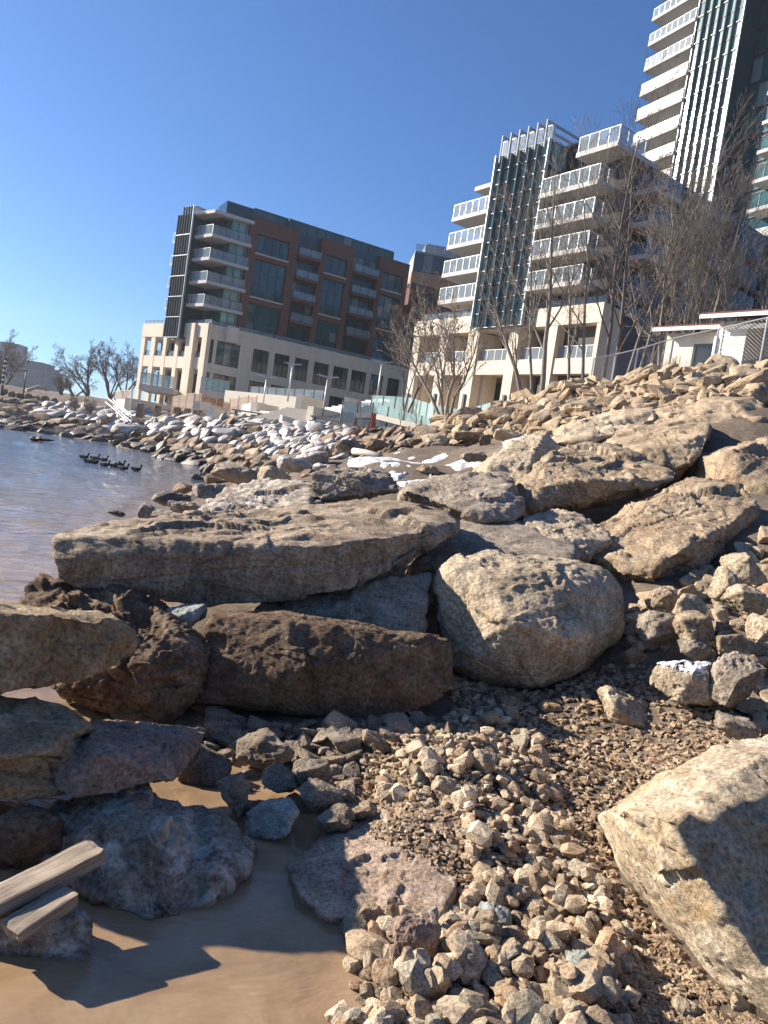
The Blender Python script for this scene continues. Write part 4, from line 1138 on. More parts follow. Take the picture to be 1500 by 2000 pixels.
# tower with fins
VTM = -0.7
t0, t1 = MF.U(*C2(535, 1335), VTM), MF.U(*C2(835, 1290), VTM)
zb = MF.Z(*C2(690, 1310), VTM); zt = MF.Z(*C2(845, 262), VTM)
MF.box('tower_wall', t0 + .05, t1 - .05, VTM + 0.4, 7.0, zb, zt - .2, M['teal_dark'], MBD)
nrow = 12
for k in range(nrow):
    za, zc = zb + (zt - zb) * k / nrow, zb + (zt - zb) * (k + 1) / nrow
    MF.window(t0, t1, za + .02, zc - .02, VTM + 0.22, MBD, M['teal_light'], cols=6, rows=1, name='tower_window', t=0.05)
    MF.box('tower_band', t0 - .02, t1 + .02, VTM + 0.1, VTM + 0.19, za - 0.03, za + .018, M['fin_light'], MBD)
for i in range(7):
    c = t0 + (t1 - t0) * i / 6
    edge = i in (0, 6)
    MF.box('fin', c - 0.04, c + 0.04, VTM - (0.10 if edge else 0.22), VTM + 0.21, zb, zt if edge else zt - .3, M['fin_light'] if edge else M['fin'], MBD)
zt2 = MF.Z(*C2(975, 100), VTM)
for i in range(6):
    c = t0 + (t1 - t0) * (i + 0.35) / 6
    MF.box('trellis_post', c - 0.06, c + 0.06, VTM + 0.05, VTM + 0.2, zt - 0.6, zt2, M['trellis'], MBD)
    MF.box('trellis_bar', c - 0.05, c + 0.05, VTM + 0.202, VTM + 6.5, zt2 - 0.2, zt2 - .02, M['trellis'], MBD)
MF.railing(t0 + .1, t1 - .1, VTM + 0.5, zt - .2, MBD, h=1.5, step=1.0, post='fin_light')
TS = Frame(MF.w(t1, VTM + 0.4, 0).xy, (MF.v.x, MF.v.y))
for k in range(nrow // 2):
    za, zc = zb + 1.5 + (zt - zb - 1.5) * k / 6, zb + 1.5 + (zt - zb - 1.5) * (k + 1) / 6
    TS.window(0.05, 2.6, za + .05, zc - .05, -0.02, MBD, M['teal_light'], cols=2, rows=1, name='tower_window')
TS.box('tower_side', 2.7, 6.9, -0.05, 0.3, zb + 3, zt - .4, M['teal_dark'], MBD)
# balconies right of the tower
bx = [(880, 1180), (890, 1220), (945, 1255), (980, 1290), (1155, 1400)]
by = [(1085, 1050), (895, 840), (700, 630), (510, 425), (310, 245)]
for k in range(5):
    vv = -1.0
    u0 = t1 + 0.02 if k < 4 else MF.U(*C2(bx[k][0], by[k][0]), vv); u1 = MF.U(*C2(bx[k][1], by[k][1]), vv)
    s = MF.box('balcony_slab', u0, u1, vv, VU + (0.0 if k < 4 else 1.5), zF[k] - 0.36, zF[k], M['soffit'], MBD)
    MF.railing(u0 + .1, u1 - .06, vv + 0.1, zF[k], s, h=1.15, step=0.95, glass='rail', post='fin_light')
    MF.side_railing(u1 - 0.08, vv + 0.1, VU - .2, zF[k], s, h=1.15, step=1.1, glass='rail', post='fin_light')
# balconies left of the tower
lx = [(345, 1160, 560), (370, 1000, 590), (400, 830, 620), (430, 660, 650), (565, 490, 672)]
zL = []
for k, (xa, ya, xb) in enumerate(lx):
    vv = -0.4
    u0 = MF.U(*C2(xa, ya), vv); z = zF[0] + fl * k + 0.0
    z = MF.Z(*C2(xa, ya), vv) * 0.5 + (zF[k]) * 0.5
    s = MF.box('balcony_slab', u0, t0 - .02, vv, VU + 2.5, z - 0.36, z, M['soffit'], MBD)
    if k < 4:
        MF.railing(u0 + .06, t0 - .1, vv + 0.1, z, s, h=1.15, step=0.85, glass='rail', post='fin_light')
        MF.side_railing(u0 + 0.08, vv + 0.1, VU + 2, z, s, h=1.15, step=1.1, glass='rail', post='fin_light')
# flank floors
for k in range(5):
    s = MR.box('flank_slab', 1.0, 34, 0.6 + 0.5 * (k == 4), 6, zF[k] - 0.4, zF[k], M['flank_shade'], MBD)
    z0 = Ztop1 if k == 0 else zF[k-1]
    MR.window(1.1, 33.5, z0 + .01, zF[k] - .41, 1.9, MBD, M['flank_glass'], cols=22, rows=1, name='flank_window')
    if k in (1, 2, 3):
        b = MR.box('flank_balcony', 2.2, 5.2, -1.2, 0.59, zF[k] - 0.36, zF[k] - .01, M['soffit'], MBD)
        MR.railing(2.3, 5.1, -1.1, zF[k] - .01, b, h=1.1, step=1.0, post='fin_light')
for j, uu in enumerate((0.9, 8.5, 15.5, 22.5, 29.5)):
    MR.box('flank_pier', uu, uu + 1.1, 0.55, 2.2, Ztop1 - .3, zF[4] - .42, M['flank_shade'], MBD)
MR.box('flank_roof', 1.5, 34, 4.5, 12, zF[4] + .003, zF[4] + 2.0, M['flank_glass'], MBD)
MR.box('roof_slab', 1.3, 34, 4.3, 12.2, zF[4] + 2.003, zF[4] + 2.15, M['flank_shade'], MBD)

# ---- tall tower at the top right
random.seed(9)
TB = empty('tower_building', (26, 97, 8), 'tall tower at the upper right with white balconies and a sunlit finned glass strip', 'tower')
tp = P(1328, 240, 95.0)
TF = Frame(tp.xy, (0.465, -0.885))
def tu(x, y, v=0.0): return TF.U(*C3(x, y), v)
def tz(x, y, v=0.0): return TF.Z(*C3(x, y), v)
bt = [(520, 775, 740, 735), (525, 645, 750, 575), (550, 510, 780, 430), (575, 370, 815, 285), (600, 230, 840, 150), (630, 95, 850, 0)]
zT = [tz(a, b, -0.3) for a, b, _, _ in bt]
ft = (zT[-1] - zT[0]) / 5.0
z00 = zT[0]
uA = [tu(a, b, -0.3) for a, b, _, _ in bt]
ul = sum(uA) / len(uA)
g0, g1 = tu(725, 770), tu(1050, 470)
g0 = 0.0
zlow, zhigh = 8.0, z00 + ft * 9
TF.box('core_wall', g0 - 1.5, g1 + 14, 3.0, 22, zlow - 3, zhigh, M['teal_dark'], TB)
for k in range(-5, 9):
    z = z00 + ft * k
    s = TF.box('balcony_slab', ul, g0 - .05, -0.3, 5, z - 0.4, z, M['soffit'], TB)
    if k >= -4:
        TF.railing(ul + .08, g0 - .12, -0.2, z, s, h=1.2, step=0.95, glass='rail', post='fin_light')
        TF.side_railing(ul + .1, -0.2, 4.5, z, s, h=1.2, step=1.3, glass='rail', post='fin_light')
        TF.window(g0 - 1.45, g0 - .05, z + .01, z + ft - .42, 2.85, TB, M['teal'], cols=1, rows=1)
    if k >= -4:
        TF.window(g0, g1, z + .02, z + ft * 0.5 - .02, 0.1, TB, M['tower_glass'], cols=6, rows=1, name='tower_window')
        TF.window(g0, g1, z + ft * 0.5 + .02, z + ft - .02, 0.1, TB, M['tower_glass'], cols=6, rows=1, name='tower_window')
        TF.box('tower_band', g0, g1, 0.0, 0.06, z - 0.05, z + .018, M['fin_light'], TB)
        TF.window(g1 + .1, g1 + 5.5, z + .02, z + ft - .4, 2.85, TB, M['teal'], cols=4, rows=1)
    vr = 0.6
    s = TF.box('balcony_slab', g1 + 4.6, g1 + 13.5, vr, 2.9, z - 0.4, z, M['soffit'], TB)
    if k >= 0:
        TF.railing(g1 + 4.7, g1 + 13, vr + .1, z, s, h=1.2, step=1.1, glass='rail', post='fin_light')
TF.box('strip_wall', g0 + .05, g1 - .05, 0.3, 3.0, zlow, zhigh - .3, M['teal_dark'], TB)
for i in range(7):
    c = g0 + (g1 - g0) * i / 6
    edge = i in (0, 6)
    TF.box('fin', c - 0.06, c + 0.06, -0.1 if edge else -0.25, 0.09, z00 - 3.9 * ft, zhigh - .4, M['fin_light'] if edge else M['fin'], TB)
TF.box('podium_cap', g0 - 4, g1 + 13, -0.4, 3, z00 - 5.2 * ft, z00 - 4.9 * ft, M['soffit'], TB)

# ---- block behind, seen between the left and middle buildings
BB = empty('rear_building', (10, 128, 6), 'low block with glass top floor and orange brick between the left and middle buildings', 'building')
bp = P(800, 560, 128)
BF = Frame(bp.xy, (0.93, 0.10))
zz = [P(820, y, 128).z for y in (640, 530, 505, 478)]
BF.box('brick_wall', 0, 20, 0, 10, 5, zz[1] - .1, M['orange_brick'], BB)
BF.window(0.1, 19.9, zz[1], zz[2] + 1.0, 0.1, BB, M['teal'], cols=12, rows=1)
BF.box('upper_wall', 0.2, 19.8, 0.3, 9, zz[1] - .09, zz[2] + 1.4, M['grey_box'], BB)
BF.railing(0.1, 19.9, 0.05, zz[2] + 1.401, BB, h=1.0, step=1.6, post='fin_light')
BF.box('plant_room', 2.0, 9, 2, 8, zz[2] + 1.41, zz[3] + 1.0, M['grey_box'], BB)
# ---- dark brick link right behind the left building
LK = empty('link_building', (2, 116, 6), 'shaded dark block right behind the left building', 'building')
kf = Frame(P(790, 640, 112).xy, (0.85, 0.52))
zk = P(815, 560, 113).z
kf.box('wall', 0, 9.5, 0, 8, 4, zk, M['brick'], LK)
for k in range(4):
    kf.window(1.0, 3.4, zk - 2.7 - 3 * k, zk - 0.8 - 3 * k, -0.08, LK, M['dark_room'], cols=2)
    kf.window(5.0, 7.6, zk - 2.7 - 3 * k, zk - 0.8 - 3 * k, -0.08, LK, M['dark_room'], cols=2)
kf.box('parapet', -0.1, 9.6, -0.1, 8.1, zk + .003, zk + 0.35, M['dark_steel'], LK)

# ---- far building on the left horizon
FB = empty('far_building', (-170, 350, 9), 'blue-grey stepped apartment block far off at the left edge', 'building')
fo = P(22, 760, 350)
ff = Frame(fo.xy, (1, 0.05))
def fu(px): return P(px, 740, 350).x - fo.x
tops = [(20, 46, 712), (46, 79, 705), (79, 90, 716), (90, 99, 724)]
for (a, b, t) in tops:
    zt_ = P((a + b) / 2, t, 350).z
    ff.box('wall', fu(a), fu(b) - .02, 0, 14, 5, zt_, M['far_wall'], FB)
    nz_ = max(2, int((zt_ - 12) / 2.8))
    for j in range(nz_):
        ff.window(fu(a) + .4, fu(b) - .4, zt_ - 2.4 - 2.8 * j, zt_ - 0.8 - 2.8 * j, -0.06, FB, M['far_glass'], cols=3, t=0.4, frame=M['far_wall'])
F2 = empty('distant_tower', (-230, 420, 9), 'distant pale high-rise behind the bare tree at the left edge', 'tower')
f2 = Frame(P(-10, 760, 420).xy, (1, 0.05))
w2 = P(26, 700, 420).x - P(-10, 700, 420).x; z2 = P(10, 668, 420).z
f2.box('wall', 0, w2, 0, 12, 5, z2, M['far_wall'], F2)
for j in range(7):
    f2.window(0.6, w2 - .6, z2 - 3 - 3.2 * j, z2 - 1.1 - 3.2 * j, -.06, F2, M['far_glass'], cols=4, t=0.4, frame=M['far_wall'])

# ---- white house on the slope
random.seed(3)
HB = empty('house', (13, 30, 6.5), 'small white house with red shingle roof at the top of the rubble slope', 'house')
HF = Frame(P(1296, 700, 31).xy, (13.0, -15.0))
hu = lambda px, py, v=0.0: HF.U(px, py, v)
hz = lambda px, py, v=0.0: HF.Z(px, py, v)
uw1 = hu(1402, 660)
zwt = hz(1300, 652)
w0, w1 = hu(1352, 690), hu(1396, 690)
hm = MB()
zw0, zw1 = hz(1375, 724), hz(1375, 671)
HF.add(hm, 0, w0, 0, 0.25, 5, zwt); HF.add(hm, w1, uw1, 0, 0.25, 5, zwt); HF.add(hm, w0, w1, 0, 0.25, zw1, zwt); HF.add(hm, w0, w1, 0, 0.25, 5, zw0)
hm.build('wall', M['stucco'], HB)
HF.box('end_wall', 0.005, 0.25, 0.251, 6, 5, zwt, M['stucco'], HB)
HF.box('back_room', 0.3, uw1 + 9, 0.6, 6, 5, zwt - .05, M['stucco'], HB)
HF.window(w0 + .002, w1 - .002, zw0, zw1, 0.05, HB, M['dark_room'], cols=1, rows=1, frame=M['fin'])
HF.box('curtain', w0 + (w1 - w0) * .45, w1 - .1, 0.13, 0.16, zw0, zw1 - .3, M['cream'], HB)
# clapboard part, boards one by one
vb = -0.9
ub0, ub1 = hu(1403, 680, vb), hu(1457, 660, vb)
zb0, zb1 = 6.0, hz(1440, 640, vb) + 0.25
cb = HF.box('siding_wall', ub0, ub1, vb, 5, 5, zb1, M['white_paint'], HB)
nb = int((zb1 - 6.2) / 0.16)
for i in range(nb):
    z = 6.2 + i * 0.16
    m = MB(); w = HF.w
    m.hexa([w(ub0 + .01, vb - .03, z), w(ub1 - .01, vb - .03, z), w(ub1 - .01, vb - .002, z), w(ub0 + .01, vb - .002, z), w(ub0 + .01, vb - .008, z + .155), w(ub1 - .01, vb - .008, z + .155), w(ub1 - .01, vb - .002, z + .155), w(ub0 + .01, vb - .002, z + .155)])
    m.build('board', M['white_paint'], cb)
HF.box('corner_board', ub0 - .06, ub0 + .1, vb - .05, vb + .05, 5, zb1 - .01, M['white_paint'], HB)
# recessed porch right of the siding
HF.box('porch_wall', ub1 + .002, ub1 + 5, vb + 1.2, 5, 5, zb1 - .02, M['stucco'], HB)
HF.window(ub1 + .5, ub1 + 2.8, 6.3, zb1 - .5, vb + 1.12, HB, M['dark_room'], cols=2)
HF.box('porch_post', ub1 + 2.6, ub1 + 2.75, vb, vb + .15, 5, zb1, M['white_paint'], HB)
def roof(u0, u1, v0, v1, z, rise, name):
    m = MB(); w = HF.w
    m.hexa([w(u0, v0, z - .05), w(u1, v0, z - .05), w(u1, v1, z + rise - .05), w(u0, v1, z + rise - .05), w(u0, v0, z + .1), w(u1, v0, z + .1), w(u1, v1, z + rise + .1), w(u0, v1, z + rise + .1)])
    r = m.build(name, M['shingle'], HB)
    f = MB(); HF.add(f, u0, u1 , v0 - .06, v0 - .003, z - .12, z + .02); f.build('fascia', M['white_paint'], r)
    return r
roof(-0.35, uw1 + .6, -0.55, 3.2, zwt + .1, 0.95, 'roof')
roof(ub0 - 0.6, ub1 + 6, vb - 0.6, 3.2, zb1 + .12, 1.05, 'roof')
aw = MB(); w = HF.w
for i in range(9):
    a, b = ub1 - .4 + i * .5, ub1 - .4 + i * .5 + .42
    aw.hexa([w(a, vb - 1.0, zb1 - .55), w(b, vb - 1.0, zb1 - .55), w(b, vb - .05, zb1 - .12), w(a, vb - .05, zb1 - .12), w(a, vb - 1.0, zb1 - .50), w(b, vb - 1.0, zb1 - .50), w(b, vb - .05, zb1 - .07), w(a, vb - .05, zb1 - .07)])
    aw.build('awning_slat', M['grey_roof'], HB); aw = MB()
gt = MB(); gt.tube([w(uw1 + .55, -.6, zwt + .1), w(uw1 + .5, -.8, zwt - .2), w(ub0 - .12, vb - .1, zwt - .45), w(ub0 - .12, vb - .1, 5)], 0.05, 6)
gt.build('downpipe', M['white_paint'], HB, True)

# ------------------------------------------------------------------ promenade walls, stairs, ramp, fences
def wallq(name, label, a, b, h, thick, mat, cat='wall', rail=None, group=None, deep=0.0):
    """wall whose front top edge runs between two photo points at given distances"""
    A, B = P(*a), P(*b)
    d = B - A
    f = Frame(A.xy, (d.x, d.y)); L = d.xy.length
    m = MB(); w = f.w
    m.hexa([w(0, 0, A.z - h), w(L, 0, B.z - h), w(L, thick, B.z - h), w(0, thick, A.z - h), w(0, 0, A.z), w(L, 0, B.z), w(L, thick, B.z), w(0, thick, A.z)])
    o = m.build(name, M[mat], None, False, Vector((A.x, A.y, A.z - h)))
    tag(o, label, cat, group)
    return o, f, L, A, B

def mesh_fence(label, pts, h=1.9):
    """construction fence: posts, rails and brown mesh infill"""
    W = [P(*p) for p in pts]
    e = empty('construction_fence', W[0] - Vector((0, 0, h)), label, 'fence', 'construction fences on the promenade')
    for i, q in enumerate(W):
        MB().tube([q - Vector((0, 0, h + .3)), q + Vector((0, 0, .1))], 0.06, 6).build('post', M['post_tan'], e)
    for i in range(len(W) - 1):
        A, B = W[i], W[i+1]
        MB().tube([A, B], 0.035, 5).build('rail', M['post_tan'], e)
        n = (B - A).cross(Vector((0, 0, 1))).normalized() * 0.01
        dz = Vector((0, 0, h - .05)); tz_ = Vector((0, 0, .06))
        MB().hexa([A - dz - n, B - dz - n, B - dz + n, A - dz + n, A - tz_ - n, B - tz_ - n, B - tz_ + n, A - tz_ + n]).build('mesh_panel', M['mesh_brown'], e)

wallq('terrace_wall', 'short sunlit cream wall under the leftmost brown fence', (224, 780, 77), (257, 778, 72), 2.6, 1.0, 'cream')
wallq('terrace_wall', 'long low shaded wall running right from the leftmost cream wall', (257.5, 778, 72), (338, 793, 78), 2.6, 0.8, 'cream')
wallq('terrace_wall', 'sunlit cream wall under the second brown fence', (338, 786, 74), (392, 784, 67), 3.2, 1.0, 'cream')
wallq('terrace_wall', 'shaded wall running right from below the second brown fence', (392.5, 784, 67), (450, 800, 72), 3.2, 0.8, 'cream')
wallq('terrace_wall', 'small cream stub wall right of the second brown fence', (420, 798, 63), (458, 806, 66), 3.0, 0.8, 'cream')
wallq('terrace_wall', 'sunlit cream wall under the third brown fence', (450, 795, 74), (500, 785, 68), 3.2, 1.0, 'cream')
wallq('terrace_wall', 'cream end wall at the left side of the lower stairs', (502, 786, 63), (545, 795, 66), 3.2, 0.6, 'cream')
wallq('retaining_wall', 'long cream retaining wall below the blue glass railing', (440, 762, 80), (590, 776, 73), 3.4, 1.0, 'cream')
wallq('terrace_wall', 'cream wall with shaded side left of the upper snowy steps', (591, 771, 66), (634, 784, 70), 4.0, 0.6, 'cream')
wallq('terrace_wall', 'shaded cream wall right of the wide pale steps', (613, 794, 57), (665, 806, 60), 3.4, 0.6, 'cream')
wallq('planter_wall', 'low shaded kerb wall in front of the wide pale steps', (552, 811, 55), (600, 826, 56), 2.0, 0.5, 'cream')
wallq('planter_wall', 'low sunlit cream wall in front of the wide pale steps', (600.5, 820, 55.5), (648, 826, 53), 2.0, 0.8, 'cream')
wallq('ramp_pier', 'cream block at the upper end of the ramp', (666, 803, 52), (692, 806, 52), 2.2, 2.0, 'cream', 'block')
wallq('terrace_wall', 'small cream wall under the middle of the glass railings', (673, 774, 62), (706, 782, 62), 3.0, 0.6, 'cream')
def steps(label, a, b, n, rise, run, mat='cream'):
    A, B = P(*a), P(*b)
    d = B - A; f = Frame(A.xy, (d.x, d.y)); L = d.xy.length
    e = empty('stairs', A - Vector((0, 0, 0.2)), label, 'stairs')
    for i in range(n):
        f.box('step', 0, L, i * run, i * run + run + (0.0 if i < n - 1 else 1.5), A.z - 1.0, A.z + rise * (i + 1), M[mat], e)
    return e
steps('wide pale steps in the middle of the promenade', (490, 818, 57), (613, 822, 55), 9, 0.17, 0.62)
steps('snowy upper steps below the brick building', (634, 800, 64), (668, 806, 62), 8, 0.22, 0.7, 'snow')
steps('cream steps left of the wide pale steps', (450, 812, 60), (490, 816, 58), 5, 0.17, 0.7)
mesh_fence('leftmost brown mesh fence beside the left building base', [(225, 765, 77), (241, 763, 75), (259, 762, 72)])
mesh_fence('second brown mesh fence, on the sunlit cream wall in front of the left building', [(338, 776, 74), (351, 773, 72), (365, 770.5, 70), (380, 768.5, 68), (394, 770, 67.5), (424, 780, 70), (449, 788, 72)])
mesh_fence('third brown mesh fence, left of the wide pale steps', [(450, 779, 74), (467, 776, 72), (486, 773, 70), (502, 775, 68)])
def glass_fence(label, pts, h, mat='rail', post='dark_steel', step=1.3):
    W = [P(*p) for p in pts]
    e = empty('glass_railing', W[0] - Vector((0, 0, h)), label, 'railing')
    for i in range(len(W) - 1):
        A, B = W[i], W[i+1]
        n = max(1, round((B - A).length / step))
        nn = (B - A).cross(Vector((0, 0, 1))).normalized() * 0.012
        for j in range(n + (i == len(W) - 2)):
            q = A.lerp(B, j / n)
            MB().tube([q - Vector((0, 0, h)), q + Vector((0, 0, .03))], 0.045, 4).build('post', M[post], e)
        for j in range(n):
            a, b = A.lerp(B, (j + .06) / n), A.lerp(B, (j + .94) / n)
            dz = Vector((0, 0, h - .08)); t = Vector((0, 0, .03))
            MB().hexa([a - dz - nn, b - dz - nn, b - dz + nn, a - dz + nn, a - t - nn, b - t - nn, b - t + nn, a - t + nn]).build('glass_panel', M[mat], e)
glass_fence('blue-grey glass railing on the long cream retaining wall', [(490, 754, 79), (633, 762, 72)], 1.5)
glass_fence('green glass railing descending along the ramp', [(670, 783, 52), (730, 786, 52), (790, 803, 50), (860, 822, 48)], 1.6, 'rail_green')
glass_fence('upper glass railing in front of the middle building columns', [(727, 771, 60), (798, 775, 57), (850, 790, 52), (905, 800, 50), (960, 785, 46)], 1.5, 'rail_green')
r0, r1, r2, r3 = P(692, 806, 52), P(725, 806, 51.5), P(790, 822, 49.5), P(868, 838, 47.5)
rm_ = MB()
for a, b in ((r0, r1), (r1, r2), (r2, r3)):
    k = Vector((0.3, 2.2, 0)); dz = Vector((0, 0, 0.35))
    rm_.hexa([a - dz, b - dz, b - dz + k, a - dz + k, a, b, b + k, a + k])
tag(rm_.build('ramp', M['cream'], None, False, r0.copy()), 'pale concrete ramp sloping down in front of the middle building', 'ramp')
for px, py, y, lab in ((757, 818, 51.2, 'round concrete pillar under the upper half of the ramp'), (800, 830, 49.9, 'round concrete pillar under the lower half of the ramp')):
    q = P(px, py, y + .6)
    tag(MB().tube([q - Vector((0, 0, 2.2)), q - Vector((0, 0, .02))], [0.5, 0.45], 14).build('pillar', M['cream'], None, True, q - Vector((0, 0, 2.2))), lab, 'pillar')
rb = P(727, 830, 50)
e = empty('barrier', rb - Vector((0, 0, .6)), 'small red barrier in the dark space under the ramp', 'barrier')
MB().box(rb.x - .25, rb.x + .25, rb.y - .2, rb.y + .2, rb.z - .6, rb.z + .15).build('base', M['red'], e)
MB().box(rb.x - .18, rb.x + .18, rb.y - .12, rb.y + .12, rb.z + .151, rb.z + .8).build('board', M['red'], e)
# benches / picnic tables
for (px, py, y, lab) in ((484, 803, 59, 'grey bench beside the cream steps'), (640, 816, 54, 'grey picnic table in front of the shaded cream wall')):
    q = P(px, py, y); s = 1.0
    e = empty('bench', q - Vector((0, 0, .8)), lab, 'bench')
    for dx in (-.9, .9):
        MB().box(q.x + dx - .05, q.x + dx + .05, q.y - .35, q.y + .35, q.z - .8, q.z - .1).build('leg', M['dark_steel'], e)
    MB().box(q.x - 1.2, q.x + 1.2, q.y - .4, q.y + .4, q.z - .1, q.z).build('top', M['grey_box'], e)
    for dy in (-.9, .9):
        MB().box(q.x - 1.2, q.x + 1.2, q.y + dy - .15, q.y + dy + .15, q.z - .45, q.z - .38).build('seat', M['grey_box'], e)
# lamp posts
def lamp(label, base, top, y, dark='steel'):
    B = P(*base, y); T = P(*top, y); T = Vector((B.x, B.y, T.z))
    e = empty('lamp_post', B, label, 'lamp post', 'promenade lamp posts')
    MB().tube([B - Vector((0, 0, .4)), T], [0.09, 0.055], 8).build('pole', M[dark], e, True)
    for s in (-1, 1):
        MB().hexa([T + Vector((s*.05, -.12, -.02)), T + Vector((s*.85, -.1, .10)), T + Vector((s*.85, .1, .10)), T + Vector((s*.05, .12, -.02)), T + Vector((s*.05, -.12, .06)), T + Vector((s*.85, -.1, .16)), T + Vector((s*.85, .1, .16)), T + Vector((s*.05, .12, .06))]).build('lamp_head', M['fin_light'], e)
lamp('lamp post above the long cream retaining wall, left one of the pair', (514, 790), (520, 737), 66)
lamp('lamp post rising behind the blue glass railing', (563, 776), (570, 712), 72)
lamp('lamp post at the wide pale steps', (630, 812), (640, 737), 58)
lamp('tall lamp post right of the snowy steps, before the dark brick facade', (735, 787), (748, 708), 60)
lamp('dark lamp post far left in front of the far apartment block', (46, 768), (49, 722), 85, 'dark_steel')
B_ = P(3, 770, 80); T_ = P(8, 700, 80)
e = empty('striped_pole', B_, 'black and white striped pole at the left edge', 'pole')
MB().tube([B_ - Vector((0, 0, .5)), Vector((B_.x, B_.y, T_.z))], 0.13, 8).build('pole', M['dark_steel'], e)
for k in range(6):
    z = B_.z + (T_.z - B_.z) * (0.25 + 0.13 * k)
    MB().tube([Vector((B_.x, B_.y, z)), Vector((B_.x, B_.y, z + .2))], 0.14, 8).build('white_band', M['white_paint'], e)
# steel stair rails at the left end of the riprap
for k, (a, b) in enumerate((((207, 775, 74), (252, 812, 64)), ((222, 782, 71.5), (258, 812, 63)))):
    A, B = P(*a), P(*b)
    e = empty('handrail', A - Vector((0, 0, 1)), 'left steel handrail of the stone stairs down the bank' if k == 0 else 'right steel handrail of the stone stairs down the bank', 'handrail')
    MB().tube([A, B], 0.05, 6).build('top_rail', M['steel'], e)
    MB().tube([A - Vector((0, 0, .5)), B - Vector((0, 0, .5))], 0.035, 6).build('mid_rail', M['steel'], e)
    for j in range(4):
        q = A.lerp(B, j / 3)
        MB().tube([q - Vector((0, 0, 1.3)), q], 0.045, 6).build('post', M['steel'], e)
# chain link fence on the slope
fp = [(1160, 700, 28.5), (1203, 692, 28.5), (1246, 682, 28.3), (1316, 661, 28), (1404, 642, 27), (1500, 620, 25.5), (1580, 600, 24.5)]
W = [P(*q) for q in fp]
e = empty('chain_link_fence', W[0] - Vector((0, 0, 1.4)), 'grey chain link fence along the top of the rubble slope', 'fence')
for i, q in enumerate(W):
    MB().tube([q - Vector((0, 0, 1.8)), q], 0.035, 6).build('post', M['steel'], e)
for i in range(len(W) - 1):
    A, B = W[i], W[i+1]
    MB().tube([A, B], 0.025, 5).build('top_rail', M['steel'], e)
    L = (B - A).xy.length; n = int(L / 0.12)
    m = MB()
    for s in (1, -1):
        for j in range(-11, n + 1):
            j0 = j if s == 1 else j + 11
            j1 = j + 11 if s == 1 else j
            # wire from bottom j0 to top j1 clipped to the bay
            ta, tb = 0.0, 1.0
            x0, x1 = j0 / n, j1 / n
            if x0 == x1: continue
            def clip(x0, x1):
                a, b = 0.0, 1.0
                dx = x1 - x0
                for lim, sg in ((0.0, 1), (1.0, -1)):
                    t = (lim - x0) / dx
                    if (dx > 0) == (sg == 1): a = max(a, t)
                    else: b = min(b, t)
                return a, b
            a, b = clip(x0, x1)
            if b - a < 0.02: continue
            def pt(t):
                x = x0 + (x1 - x0) * t
                q = A.lerp(B, min(max(x, 0), 1)); return q - Vector((0, 0, 1.35 * (1 - t) + .03))
            m.tube([pt(a), pt(b)], 0.0024, 3, False)
    o = m.build('chain_mesh', M['steel'], e); o['kind'] = 'stuff'

# ------------------------------------------------------------------ loose stones: riprap, rubble, cobbles, gravel
def stone_meshes(prefix, n, mat, seed, flat=0.6, long=1.4, sub=3, p=30, smooth=False, rough=0.05):
    out = []
    for k in range(n):
        rng = np.random.default_rng(seed + k)
        q = rng.normal(size=(11, 3)); q /= np.linalg.norm(q, axis=1)[:, None]
        q = np.sign(q) * np.abs(q) ** 0.7; q /= np.abs(q).max(0)
        q *= np.array([long * rng.uniform(.85, 1.15), 1.0, flat * rng.uniform(.8, 1.25)])
        V, F = rock_shape(q, seed + k, sub=sub, p=p, rough=rough, cuts=3, fine=0)
        V -= V.mean(0)
        out.append((V, F, mesh_np(prefix, V, F, mat, smooth)))
    return out

def crushed(prefix, n, mat, seed, flat=0.65, long=1.35, npts=13):
    """sharp crushed stone: bare hull of a few points, flat faces"""
    out = []
    for k in range(n):
        rng = np.random.default_rng(seed + k)
        q = rng.normal(size=(npts, 3)); q /= np.linalg.norm(q, axis=1)[:, None]
        q = np.sign(q) * np.abs(q) ** 0.8; q /= np.abs(q).max(0)
        q *= np.array([long * rng.uniform(.8, 1.25), 1.0, flat * rng.uniform(.75, 1.3)])
        bm = bmesh.new()
        for p in q: bm.verts.new(p)
        r = bmesh.ops.convex_hull(bm, input=bm.verts)
        bmesh.ops.delete(bm, geom=[v for v in bm.verts if not v.link_faces], context='VERTS')
        bmesh.ops.triangulate(bm, faces=bm.faces)
        bmesh.ops.recalc_face_normals(bm, faces=bm.faces)
        bm.verts.index_update()
        V = np.array([v.co[:] for v in bm.verts]); F = np.array([[v.index for v in f.verts] for f in bm.faces]); bm.free()
        V -= V.mean(0)
        out.append((V, F, mesh_np(prefix, V, F, mat, False)))
    return out

def poisson(x0, x1, y0, y1, rfun, seed, tries, ok):
    rng = np.random.default_rng(seed)
    cell = {}
    out = []
    X = rng.uniform(x0, x1, tries); Y = rng.uniform(y0, y1, tries)
    Zs = ghe(X, Y)
    for x, y, z in zip(X, Y, Zs):
        if not ok(x, y, z): continue
        r = rfun(x, y, z, rng)
        cs = 1.0
        i, j = int(math.floor(x / cs)), int(math.floor(y / cs))
        bad = False
        kk = max(1, int(math.ceil(2 * r / cs)))
        for a in range(i - 3, i + 4):
            for b in range(j - 3, j + 4):
                for (xx, yy, rr) in cell.get((a, b), ()):
                    if (xx - x) ** 2 + (yy - y) ** 2 < ((r + rr) * 0.62) ** 2: bad = True; break
                if bad: break
            if bad: break
        if bad: continue
        cell.setdefault((i, j), []).append((x, y, r))
        out.append((x, y, z, r))
    return out

